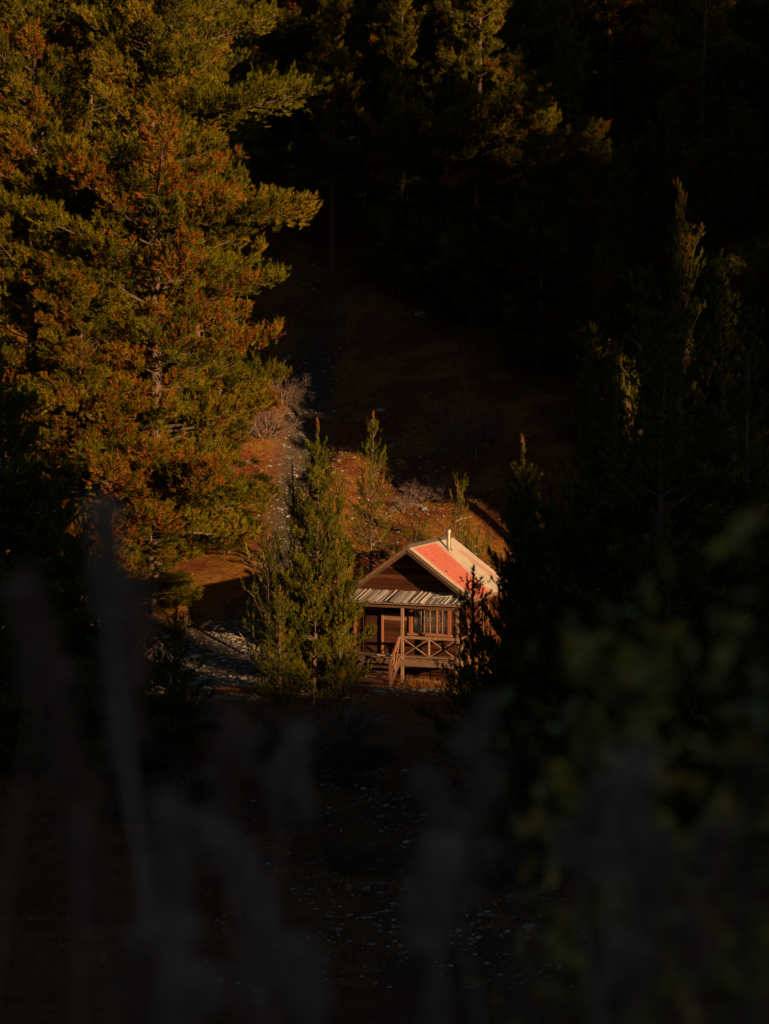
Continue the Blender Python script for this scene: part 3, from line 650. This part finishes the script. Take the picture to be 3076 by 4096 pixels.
# shaded front-left trees
g = 'shaded pines at the lower left'
pine_from(YC, 'young_pine', 'black shaded pine silhouetted against the lit crowns at far left', 60, 96, 1480, rz=.4, group=g, wide=1.2, cat='young pine')
pine_from(YC, 'young_pine', 'shaded pine in front of the lowest orange boughs at left', 340, 96, 2000, rz=2.4, group=g, wide=1.1, cat='young pine')
pine_from(YA, 'young_pine', 'dense black pine filling the far left below the lit crowns', -40, 91, 1400, rz=2, group=g, cat='young pine', wide=1.5)
pine_from(YA, 'young_pine', 'black pine in the middle of the shaded left group', 200, 90, 1800, rz=3, group=g, cat='young pine', wide=1.3)
pine_from(YA, 'young_pine', 'rightmost tall black pine of the shaded left group', 430, 89, 2170, rz=1, group=g, cat='young pine', wide=1.4)
pine_from(YB, 'young_pine', 'squat dark pine beside the shingle track', 690, 91, 2400, rz=1.4, group=g, wide=1.6, cat='young pine')
pine_from(YC, 'young_pine', 'dark shaded pine cut by the left edge of the picture', -60, 88, 2050, rz=4, group=g, wide=1.3, cat='young pine')
# central young pines
g = 'young pines left of the cabin'
pine_from(YA, 'young_pine', 'tallest young pine with a red leader, left of the cabin', 1250, 104, 1665, rz=.3, group=g, cat='young pine', wide=.78)
pine_from(YB, 'young_pine', 'slimmer young pine with tip just right of the red leader', 1335, 105.5, 1835, rz=1.9, group=g, cat='young pine', wide=.55)
pine_from(YB, 'young_pine', 'young pine overlapping the left end of the porch', 1362, 103.5, 2140, rz=3.1, group=g, cat='young pine', wide=.45)
pine_from(YB, 'young_pine', 'young pine on the shingle side of the clump', 1190, 105.5, 1850, rz=4.4, group=g, cat='young pine', wide=.55)
pine_from(YB, 'young_pine', 'low bushy young pine at the left foot of the clump', 1120, 102.5, 2330, rz=5.4, group=g, cat='young pine', wide=1.3)
pine_from(YC, 'young_pine', 'dark open young pine standing behind the cabin', 1480, 121, 1635, rz=.9, group=g, cat='young pine', wide=.82)
g = 'small pine saplings'
for px, Y, top, sc, lab in ((1840, 126, 1925, .5, 'sapling with upswept arms behind the stove flue'), (1655, 124, 2085, 1, 'small bright sapling above the near end of the roof ridge'),
                            (1885, 122, 2125, .9, 'dark sapling peeping over the far roof corner'), (1075, 112, 2120, .8, 'thin shaded sapling beside the shingle gully'),
                            (1048, 109, 2480, 1.2, 'little sapling low on the shingle left of the young pines'), (1700, 126, 2130, 1.0, 'tiny sapling on the lit bank left of the flue'),
                            (1955, 127, 2120, .6, 'sapling at the right end of the lit bank')):
    pine_from(SAP, 'pine_sapling', lab, px, Y, top, rz=px * .37, group=g, cat='sapling', wide=sc, sink=.03)
# right dark trees
g = 'shaded pines on the right'
pine_from(YA, 'young_pine', 'dark pine with sunlit candle tips, right of the cabin', 2105, 86, 1725, rz=1.1, group=g, cat='young pine', wide=.8)
pine_from(YC, 'young_pine', 'black pine right behind the candle tipped one', 2130, 87, 1960, rz=2.6, group=g, cat='young pine', wide=.85)
pine_from(YA, 'young_pine', 'dense dark pine between the porch and the candle tipped pine', 2060, 86.5, 2060, rz=.2, group=g, cat='young pine', wide=.95)
pine_from(YB, 'young_pine', 'low dark pine whose arms cross the right end of the porch', 1905, 88, 2250, rz=.6, group=g, cat='young pine', wide=1.25)
RT = [(2225, 84, 1880, YA, 'shaded pine just right of the candle tipped one', 1.0), (2370, 81, 1300, YT, 'slender tall pine with faintly lit upper shoots', .8),
      (2440, 80, 1380, YBARE, 'bare stemmed pine beside the slender tall one', 1.0), (2745, 77, 745, YBARE, 'tallest bare topped pine with a pale trunk at upper right', .5),
      (2695, 78, 930, YBARE, 'shorter bare stemmed pine leaning beside the tallest pale trunk', 1.0), (2560, 78, 1080, YT, 'rounded dark pine left of the pale trunk', 1.15),
      (2850, 76, 1030, YT, 'pointed dark pine right of the pale trunk', 1.1), (3040, 74, 1230, YT, 'dark pine cut by the right edge', 1.2),
      (2700, 75, 1250, YT, 'bushy dark pine below the pale trunk', 1.45), (2500, 77, 1650, YA, 'low dense pine in the middle of the right thicket', 1.5),
      (2330, 79, 1950, YA, 'low shaded pine left in the right thicket', 1.3), (2900, 71, 1700, YA, 'low shaded pine near the right edge', 1.5), (2680, 70, 2000, YA, 'lowest dark pine at the front of the right thicket', 1.5),
      (2480, 82, 1450, YBARE, 'thin pale stem rising behind the right thicket', .9)]
for k, (px, Y, top, mo, lab, wd) in enumerate(RT):
    pine_from(mo, 'young_pine', lab, px, Y, top, rz=k * 1.7, group=g, cat='young pine', wide=wd)
# forest on the slope behind
rng = np.random.default_rng(77)
g = 'forest pines on the slope behind the clearing'
named = [(1600, 158, -150, BIG_D, 'background pine with sun catching its left face, centre top', .7), (1770, 161, -260, BIG_D, 'background pine with orange lit stem, just right of the centre top', .8),
         (1330, 164, -120, BIG_C, 'dim background pine between the left mass and the centre trees', .9), (2230, 163, 60, BIG_D, 'background pine with a bright lit bough at upper right', .9),
         (2430, 170, -100, BIG_D, 'background pine with reddish dead tip, upper right', .5), (2840, 168, -80, BIG_C, 'thin background pine with a lit ladder of branches near the upper right corner', .9)]
for k, (px, Y, top, mo, lab, wd) in enumerate(named):
    pine_from(mo, 'forest_pine', lab, px, Y, top, rz=k * 2.1 + .5, group=g, wide=wd, cat='pine tree')
lab = 'tall dark pine in the shaded forest above the clearing'
for r_, (Y0, n_, H_) in enumerate(((158, 9, 24), (167, 10, 27), (178, 11, 27), (190, 12, 27), (204, 13, 28), (220, 14, 28), (240, 14, 28), (265, 14, 28))):
    half = Y0 * .185
    for k in range(n_):
        x_ = -half + 2 * half * (k + .5) / n_ + rng.uniform(-1.2, 1.2); Y_ = Y0 + rng.uniform(-4, 4)
        if r_ == 0 and -9 < x_ < 3.5 and rng.random() < .4: continue
        pine_from((BIG_C, BIG_D, BIG_C, BIG_D, BIG_B)[int(rng.integers(5))], 'forest_pine', lab, Y=Y_, x=x_, H=H_ * rng.uniform(.8, 1.15), rz=rng.uniform(0, 6.28), group=g, wide=rng.uniform(.85, 1.15))
for k, (px, Y, top) in enumerate(((2150, 150, 350), (2330, 147, 480), (2500, 143, 600), (2650, 148, 380), (2800, 142, 560), (2950, 147, 420), (3080, 140, 600), (2060, 156, 200), (2420, 138, 900), (2740, 136, 850), (2990, 134, 950))):
    pine_from((BIG_D, BIG_B, BIG_D)[k % 3], 'forest_pine', 'shaded pine on the right slope above the thicket', px, Y, top, rz=k * 2.3, group='pines on the right slope', wide=1.0)
# tall pines added out of view on the right to shade the upper slope
g = 'added unseen pines shading the upper slope'
for k, (u_, s_, Ht, mo, wd) in enumerate(((93.2, 66, 47, BIG_C, .85), (96, 62, 44, BIG_C, 1.0), (90.0, 70, 42, BIG_S, .8), (95, 74, 40, BIG_C, .9), (97, 66, 42, BIG_C, 1.1), (95, 58, 40, BIG_S, 1.0),
        (103, 78, 36, BIG_C, 1.0), (110, 66, 40, BIG_D, 1.2), (117, 72, 34, BIG_D, 1.2), (125, 70, 40, BIG_D, 1.3), (134, 72, 42, BIG_D, 1.3), (143, 76, 42, BIG_D, 1.3), (100, 78, 40, BIG_C, 1.0), (121, 62, 40, BIG_D, 1.2))):
    x_, y_ = to_xy(u_, s_)
    H_ = Ht
    pine_from(mo, 'shade_pine', 'added unseen tall pine shading the upper slope', Y=y_, x=x_, H=H_, rz=k * 1.3, group=g, wide=wd)

# ---------------------------------------------------------------- stones
ICO_V = None
def ico():
    t = (1 + 5 ** .5) / 2
    v = np.array([(-1, t, 0), (1, t, 0), (-1, -t, 0), (1, -t, 0), (0, -1, t), (0, 1, t), (0, -1, -t), (0, 1, -t), (t, 0, -1), (t, 0, 1), (-t, 0, -1), (-t, 0, 1)]) / 1.9
    f = np.array([(0, 11, 5), (0, 5, 1), (0, 1, 7), (0, 7, 10), (0, 10, 11), (1, 5, 9), (5, 11, 4), (11, 10, 2), (10, 7, 6), (7, 1, 8), (3, 9, 4), (3, 4, 2), (3, 2, 6), (3, 6, 8), (3, 8, 9), (4, 9, 5), (2, 4, 11), (6, 2, 10), (8, 6, 7), (9, 8, 1)])
    return v, f
IV, IF = ico()
def stones(name, P, size, flat, seed, mat):
    r = np.random.default_rng(seed); k = len(P)
    sc = size[:, None] * np.stack([r.uniform(.7, 1.4, k), r.uniform(.6, 1.1, k), flat * r.uniform(.6, 1.3, k)], 1)
    V = IV[None] * sc[:, None] * r.uniform(.75, 1.2, (k, 12, 1))
    a = r.uniform(0, 6.28, k); c, s = np.cos(a)[:, None], np.sin(a)[:, None]
    V = np.stack([V[..., 0]*c - V[..., 1]*s, V[..., 0]*s + V[..., 1]*c, V[..., 2]], -1) + P[:, None]
    F = (IF[None] + (np.arange(k) * 12)[:, None, None]).reshape(-1, 3)
    return np_mesh(name, V.reshape(-1, 3), F, mat, np.repeat(r.beta(1.6, 2.2, k), 20))
r = np.random.default_rng(3)
pts = []
def scatter(n, fx, y0, y1, sx):
    y = r.uniform(y0, y1, n); x = fx(y) + r.normal(0, sx, n); return np.stack([x, y, ground(x, y)], 1)
A = np.concatenate([scatter(2600, lambda y: -5.2 + (y-125)*.03, 117, 165, 1.2), scatter(5200, lambda y: -7.8 + 0*y, 106, 122, 3.4),
                    scatter(2200, lambda y: 1.0 + 0*y, 124, 142, 4.5), scatter(2600, lambda y: 1.5 + 0*y, 48, 92, 3.0), scatter(500, lambda y: -1 + 0*y, 135, 160, 6),
                    scatter(110, lambda y: 2.0 + 0*y, 107.2, 109.4, 1.6)])
sz = (r.gamma(2.2, .035, len(A)) + .03) * np.where(A[:, 1] < 95, .5, .62)
tag(link('gravel', stones('gravel', A, sz, .5, 4, M['stone'])), 'broken grey schist scattered down the gully and over the clearing', 'gravel', None, 'stuff')
# larger single rocks
rockmesh = []
for q in range(5):
    rr = np.random.default_rng(60 + q)
    import bmesh
    bm = bmesh.new(); bmesh.ops.create_icosphere(bm, subdivisions=3, radius=1)
    pl = [(unit(rr.normal(size=3)), rr.uniform(.45, .8)) for _ in range(9)]
    for v in bm.verts:
        c_ = np.array(v.co)
        for n_, d_ in pl:
            e_ = c_ @ n_ - d_
            if e_ > 0: c_ = c_ - n_ * e_
        c_ = c_ * (1 + .04*math.sin(c_[0]*9 + q) + .03*math.sin(c_[1]*13)); v.co = (c_[0], c_[1]*.75, c_[2]*.5)
    me = bpy.data.meshes.new('rock'); bm.to_mesh(me); bm.free(); me.materials.append(M['stone'])
    at = me.attributes.new('tint', 'FLOAT', 'FACE'); at.data.foreach_set('value', np.full(len(me.polygons), rr.uniform(.45, .85), np.float32)); rockmesh.append(me)
def rock(px, Y, s, q, lab, grp, x=None):
    x, Y, z = gx(px, Y) if x is None else (x, Y, float(ground(x, Y)))
    o = link('rock', rockmesh[q % 5]); o.location = (x, Y, z + .1*s); o.scale = (s,) * 3; o.rotation_euler = (0, 0, px * 1.3); tag(o, lab, 'rock', grp); return o
for px, Y, s, lab in ((1570, 108.6, .20, 'lit rock at the foot of the stair rail'), (1610, 108.3, .28, 'biggest sunlit rock in front of the stairs'), (1655, 108.7, .18, 'sunlit rock below the middle porch post'),
                      (1700, 109.0, .24, 'flat pale rock under the deck edge'), (1745, 108.5, .15, 'small rock among dry grass below the porch'), (1520, 108.2, .3, 'long flat slab left of the stair foot'), (1790, 108.8, .2, 'rock beside the right porch post')):
    rock(px, Y, s, int(px) // 7, lab, 'rocks in front of the porch')
for px, Y, s, lab in ((785, 117.3, .33, 'pale boulder at the left end of the shingle fan'), (765, 116.8, .26, 'flat stone touching the pale boulder'), (1152, 153, .5, 'large bluish slab high on the shaded slope'),
                      (1205, 143, .42, 'long pale slab in the upper gully'), (1185, 136, .3, 'stone in the gully above the lit bank'), (1700, 133, .3, 'white stone on the lit bank left of the sapling'), (1905, 128.5, .18, 'white round stone at the right of the lit bank'),
                      (1410, 131.5, .3, 'pale stone where the lit bank meets the gully'), (1520, 145, .45, 'boulder in the shaded slope above the thorn bushes'), (1680, 156, .5, 'greenish boulder below the forest edge')):
    rock(px, Y, s, int(px) // 5, lab, 'boulders on the slope')

# ---------------------------------------------------------------- dry grass, scrub, sticks
def blades(name, P, h, w, seed, mat, lean=.5):
    r = np.random.default_rng(seed); k = len(P)
    a = r.uniform(0, 6.28, k); d = np.stack([np.cos(a), np.sin(a), np.zeros(k)], 1) * (w/2)
    tip = P + np.stack([r.normal(0, lean, k), r.normal(0, lean, k), np.ones(k)], 1) * (h * r.uniform(.5, 1.2, k))[:, None]
    V = np.stack([P - d, P + d, tip], 1).reshape(-1, 3)
    return np_mesh(name, V, np.arange(len(V)).reshape(-1, 3), mat, r.beta(2, 2, k))
def tufts(n, fx, fy, per, rad):
    c = np.stack([fx(n), fy(n)], 1); p = np.repeat(c, per, 0) + r.normal(0, rad, (n*per, 2)); return np.column_stack([p, ground(p[:, 0], p[:, 1])])
def cabpts(n, x0, x1, y0, y1):
    x = r.uniform(x0, x1, n); y = r.uniform(y0, y1, n); c, s = math.cos(-R(TH)), math.sin(-R(TH))
    X_ = CX + c*x - s*y; Y_ = CY + s*x + c*y; return np.column_stack([X_, Y_, ground(X_, Y_)])
def cabtuft(n, x0, x1, y0, y1, per):
    c = cabpts(n, x0, x1, y0, y1)[:, :2]; p = np.repeat(c, per, 0) + r.normal(0, .08, (n*per, 2)); return np.column_stack([p, ground(p[:, 0], p[:, 1])])
P1 = np.concatenate([cabtuft(26, 2.9, 5.7, -.7, .2, 40), cabtuft(90, 5.8, 8.6, -.9, 2.2, 90), cabtuft(14, 1.5, 6, -1.4, -.8, 30), cabtuft(9, 3.2, 4.2, -.5, .0, 90)])
tag(link('dry_grass', blades('dry_grass', P1, r.uniform(.1, .42, len(P1)), .012, 8, M['dry'], .35)), 'orange dry grass round the porch posts and side wall', 'grass', None, 'stuff')
P2 = np.concatenate([tufts(500, lambda n: r.normal(1, 5, n), lambda n: r.uniform(121, 142, n), 14, .12),
                     tufts(160, lambda n: r.normal(-6.6, .55, n), lambda n: r.normal(108.2, .3, n), 16, .15),
                     tufts(1500, lambda n: r.uniform(-14, 14, n), lambda n: r.uniform(50, 106, n), 14, .13)])
tag(link('tussock', blades('tussock', P2, np.full(len(P2), .26), .014, 9, M['dry'], .7)), 'sparse tussock over the clearing and bank', 'grass', None, 'stuff')

def gen_scrub(seed, n=90, depth=3, leafy=0, droop=.2, tint=(.2, .9)):
    """twiggy shrub of unit height"""
    r = np.random.default_rng(seed); seg = []; tips = []
    def grow(p, d, l, rad, lev):
        q = p + d * l; seg.append((*p, *q, rad, rad * .65))
        if lev == 0: tips.append(q); return
        for _ in range(r.integers(2, 4)):
            nd = unit(d + r.normal(0, .5, 3) + UP * (.12 - droop * r.random())); grow(p + (q - p) * r.uniform(.5, 1), nd, l * r.uniform(.55, .85), rad * .62, lev - 1)
    for _ in range(n // 6):
        a = r.uniform(0, 6.28); e = r.uniform(.2, 1.4); d = np.array([math.cos(a) * math.cos(e), math.sin(a) * math.cos(e), math.sin(e)])
        grow(np.array([math.cos(a), math.sin(a), 0]) * r.uniform(0, .2), d, r.uniform(.22, .42), .014, depth)
    V, F = tubes(seg, 3); st_ = np_mesh('stems', V, F, M['scrub'], np.repeat(r.uniform(*tint, len(seg)), 3))
    lf = None
    if leafy:
        T = np.array(tips); T = T[r.integers(0, len(T), len(T) * leafy)] + r.normal(0, .05, (len(T) * leafy, 3))
        Vn, Fn, tt = needles(r, T, unit(r.normal(size=T.shape) + UP * .5), np.full(len(T), .03), r.uniform(0, 1, len(T)), 3, .06, .022)
        lf = np_mesh('leaves', Vn, Fn, M['scrubleaf'], tt)
    return st_, lf
SC = [gen_scrub(1, 110, 4), gen_scrub(2, 110, 4, 3), gen_scrub(3, 90, 4, 4), gen_scrub(4, 150, 4)]
def shrub(q, x, y, s, lab, grp, name='shrub', wide=1):
    o = thing(name, lab, 'shrub', (x, y, float(ground(x, y)) - .05), x * 7, grp, (s*wide, s*wide, s))
    link('stems', SC[q][0], o)
    if SC[q][1]: link('leaves', SC[q][1], o)
    return o
for px, Y, s, q, lab, w_ in ((1680, 134, 1.6, 0, 'sun touched leafless thorn bush on the upper edge of the lit bank', 1.3), (1750, 135, 1.9, 3, 'pinkish thorn bush right of the sun touched one', 1.2), (1610, 133, 1.2, 0, 'small pink thorn bush left of the sun touched one', 1.2),
                             (1880, 140, 4.6, 3, 'tall grey leafless bush on the shaded slope', .7), (1060, 140, 3.0, 3, 'grey leafless bush beside the left pines', 1.0), (960, 139, 2.2, 0, 'pale twiggy bush under the left boughs', 1.2),
                             (1130, 145, 2.6, 3, 'dim bush above the head of the gully', 1.0)):
    x, y, z = gx(px, Y); shrub(q, x, y, s, lab, 'leafless bushes on the slope', wide=w_)
r = np.random.default_rng(15)
for k in range(46):
    y = r.uniform(70, 105); x = r.uniform(-.15, .15) * y
    if y < 90 and abs(x - 1.5) < 3 and r.random() < .75: continue
    shrub((1, 2, 1, 2, 3)[k % 5], x, y, r.uniform(.9, 1.9), ('dark low leafy scrub bush in the shaded flat before the cabin' if k % 5 < 4 else 'grey leafless scrub bush in the shaded flat before the cabin'), 'scrub before the cabin', wide=r.uniform(1.0, 1.5))
# twiggy fallen branches
def stick_thing(px, Y, l, lab, seed):
    r = np.random.default_rng(seed); seg = []
    p = np.array([0, 0, .05]); d = unit(np.array([1, r.normal(0, .2), .05]))
    for q in range(5):
        n_ = p + d * l / 5; seg.append((*p, *n_, .045 - q*.007, .038 - q*.007))
        for _ in range(2):
            dd = unit(d + np.array([0, r.normal(0, 1.0), abs(r.normal(0, .6))])); seg.append((*n_, *(n_ + dd * r.uniform(.2, .6)), .015, .006))
        p = n_; d = unit(d + r.normal(0, .15, 3) * (1, 1, .3))
    V, F = tubes(seg, 6); x, y, z = gx(px, Y); o = link('fallen_branch', np_mesh('fallen_branch', V, F, M['old_wood'], np.full(len(F), .95)))
    o.location = (x, y, z + .03); o.rotation_euler = (0, -.05, seed); tag(o, lab, 'branch', 'fallen branches')
for a_ in ((1600, 129.5, 1.8, 'bleached branch lying on the lit bank'), (995, 119.5, 1.6, 'pale forked branch on red litter under the left pines'), (1640, 128.5, 1.2, 'short pale stick below the bleached branch'), (620, 117, 1.5, 'grey branch in the shade below the orange skirt'), (1560, 151, 2.4, 'long dim log on the dark upper slope'), (1820, 131, 1.5, 'thin branch near the sapling behind the flue')):
    stick_thing(*a_, seed=int(a_[0]) % 17)

# ---------------------------------------------------------------- out of focus foreground
def stalk(px0, py0, px1, py1, Y, wpx, lab, seed, tint=.5, kind='plume'):
    """tall dry seedhead: stem from the ground, fluffy head leaning from (px0,py0) tip to (px1,py1)"""
    r = np.random.default_rng(seed); Y *= .72
    tip = np.array(ray_at(px0, py0, Y)); low = np.array(ray_at(px1, py1, Y + .1)); base = np.array([low[0] + (low[0]-tip[0])*.4, Y, float(ground(low[0], Y)) - .03])
    o = thing('seedhead_stalk', lab, 'dry stalk', tuple(base), 0, 'blurred dry stalks in the near foreground')
    seg = []; q0 = base
    for f in np.linspace(.2, 1, 5):
        q1 = base + (low - base) * f + np.array([.10*math.sin(seed*1.7), 0, 0]) * math.sin(f*3.14) + r.normal(0, .006, 3) * (f < 1); seg.append((*(q0-base), *(q1-base), .0028, .0024)); q0 = q1
    seg.append((*(low-base), *(tip-base), .0045, .002))
    V, F = tubes(seg, 6); link('stem', np_mesh('stem', V, F, M['plume'], np.full(len(F), tint)), o)
    k = 250; ax = unit(tip - low); Lh = np.linalg.norm(tip - low); sw = np.array([1., .3, 0]) * r.normal(0, .10) * Lh
    cl = r.uniform(0, 1, 7); t = np.clip(cl[r.integers(0, 7, k)] + r.normal(0, .07, k), 0, 1)
    side_ = r.normal(0, .07, (7, 3)) * Lh * np.array([1, .5, .2])
    P = (low - base) + (tip - low) * t[:, None] + sw * np.sin(t * 3.1)[:, None] + side_[(t * 6.99).astype(int)] * .5 + r.normal(0, wpx / FPX * Y * .19, (k, 3)) * (.5 + .8*r.random((k, 1)))
    D = unit(ax + r.normal(0, .6, (k, 3))); Vn, Fn, tt = needles(r, P, D, np.full(k, .012), np.clip(r.normal(tint, .15, k), 0, 1), 8, .02, .004)
    link('seedhead', np_mesh('seedhead', Vn, Fn, M['plume'], tt), o)
FS = [(395, 2010, 420, 2420, 4.2, 110, .95, 'pale blurred plume standing highest at the left'), (560, 2350, 520, 2800, 4.6, 120, .55, 'brownish blurred stalk below the pale plume'),
      (70, 2350, 130, 2850, 4.0, 120, .45, 'purple grey blurred stalk at the left edge'), (250, 2760, 330, 3200, 3.8, 130, .4, 'dim blurred stalk in the lower left'), (470, 2500, 480, 3060, 4.4, 100, .5, 'blurred stalk between the two left plumes'),
      (700, 3120, 690, 3680, 3.9, 110, .85, 'slate blurred stalk low at left of centre'), (700, 3740, 740, 4096, 3.6, 130, .9, 'pale blurred plume near the bottom left of centre'), (960, 2880, 900, 3350, 4.8, 150, .5, 'wide smudge like stalk below the young pines'),
      (920, 3330, 1060, 4000, 4.3, 120, .85, 'long bending pale stalk left of centre'), (1215, 3820, 1220, 4096, 3.8, 90, .9, 'pale stalk at the bottom centre'), (1230, 2950, 1150, 3250, 5.2, 170, .8, 'broad grey plume below the cabin clump'),
      (1960, 2850, 1820, 3600, 4.8, 130, .6, 'tall leaning stalk below the cabin with reddish top'), (1760, 3400, 1750, 3820, 4.3, 150, .95, 'brightest pale plume under the centre'), (1700, 3150, 1800, 3500, 5.0, 120, .6, 'short leaning stalk crossing the tall one'),
      (2560, 3040, 2440, 3560, 4.6, 190, .95, 'broad slate plume at lower right'), (2420, 3180, 2300, 3560, 4.8, 120, .8, 'slanting stalk left of the broad slate plume'), (2620, 3350, 2520, 3800, 4.4, 120, .7, 'stalk right below the broad slate plume'),
      (2440, 3700, 2430, 4096, 4.0, 110, .5, 'dim stalk at the bottom right of centre'), (330, 3250, 400, 3700, 4.2, 120, .35, 'faint stalk low at the left'), (540, 3750, 600, 4096, 3.9, 120, .45, 'faint stalk in the bottom left'), (2850, 3350, 2780, 3900, 4.3, 140, .35, 'faint brown stalk near the bottom right corner')]
for k, (a0, a1, a2, a3, Yd, wp, tn, lab) in enumerate(FS): stalk(a0, a1, a2, a3, Yd, wp, lab, 300 + k, tn)
def leafy(pxc, Y, box, n, lab, seed):
    r = np.random.default_rng(seed); x0, y0, x1, y1 = box
    base = np.array(gx(pxc, Y)); o = thing('leafy_shrub', lab, 'shrub', tuple(base), 0, 'blurred leafy shrubs in the near foreground')
    seg = []; VV = []; FF = []; TT = []; c = 0
    for s_ in range(7):
        tp = np.array(ray_at(r.uniform(x0, x1), r.uniform(y0, y0 + (y1 - y0)*.5), Y + r.uniform(-.3, .3))); q0 = base.copy(); pts_ = [q0]
        for f in np.linspace(.15, 1, 7):
            q1 = base + (tp - base) * f + np.array([0, 0, .25*math.sin(f*3.14)]) * .4 + r.normal(0, .012, 3); seg.append((*(q0-base), *(q1-base), .006*(1.15-f), .006*(1.05-f))); q0 = q1; pts_.append(q1)
        pts_ = np.array(pts_)
        for _ in range(n // 7):
            f = r.uniform(.45, 1) * 7; i = min(int(f), 6); p = pts_[i] + (pts_[i+1] - pts_[i]) * (f - i) + r.normal(0, .03, 3)
            d = unit(r.normal(size=3) + np.array([0, 0, .3])); sd = unit(np.cross(d, r.normal(size=3))); L = r.uniform(.035, .07); w_ = L * .22; up_ = np.cross(sd, d)
            prof = [(0, .05), (.25, .8), (.5, 1), (.75, .7), (1, .03)]
            vs = []
            for t_, w2 in prof:
                for sg in (-1, 0, 1): vs.append(p - base + d*L*t_ + sd*w_*w2*sg + up_*(.004*abs(sg) - .01*t_*t_))
            VV += vs; tn = float(np.clip(r.beta(1.6, 1.8), 0, 1))
            for a in range(4):
                for b_ in range(2): FF.append((c + a*3 + b_, c + a*3 + b_ + 1, c + (a+1)*3 + b_ + 1, c + (a+1)*3 + b_)); TT.append(tn)
            c += 15
    V, F = tubes(seg, 6); link('stems', np_mesh('stems', V, F, M['scrub'], np.full(len(F), .4)), o)
    link('leaves', np_mesh('leaves', VV, FF, M['leaf'], TT), o)
leafy(2350, 4.6, (2150, 2250, 2500, 3000), 230, 'blurred green and yellow leaves nearest the right of the cabin', 401)
leafy(2650, 4.3, (2450, 2300, 2800, 3100), 230, 'blurred leafy shrub in the middle of the right side', 402)
leafy(2950, 4.0, (2800, 2600, 3150, 3500), 150, 'dim blurred leaves along the lower right edge', 403)
leafy(3050, 3.6, (2950, 1950, 3150, 2700), 60, 'blurred leaves entering at the right edge', 404)
leafy(2050, 5.0, (1980, 2750, 2250, 3300), 60, 'few blurred yellow leaves just below right of the cabin', 405)
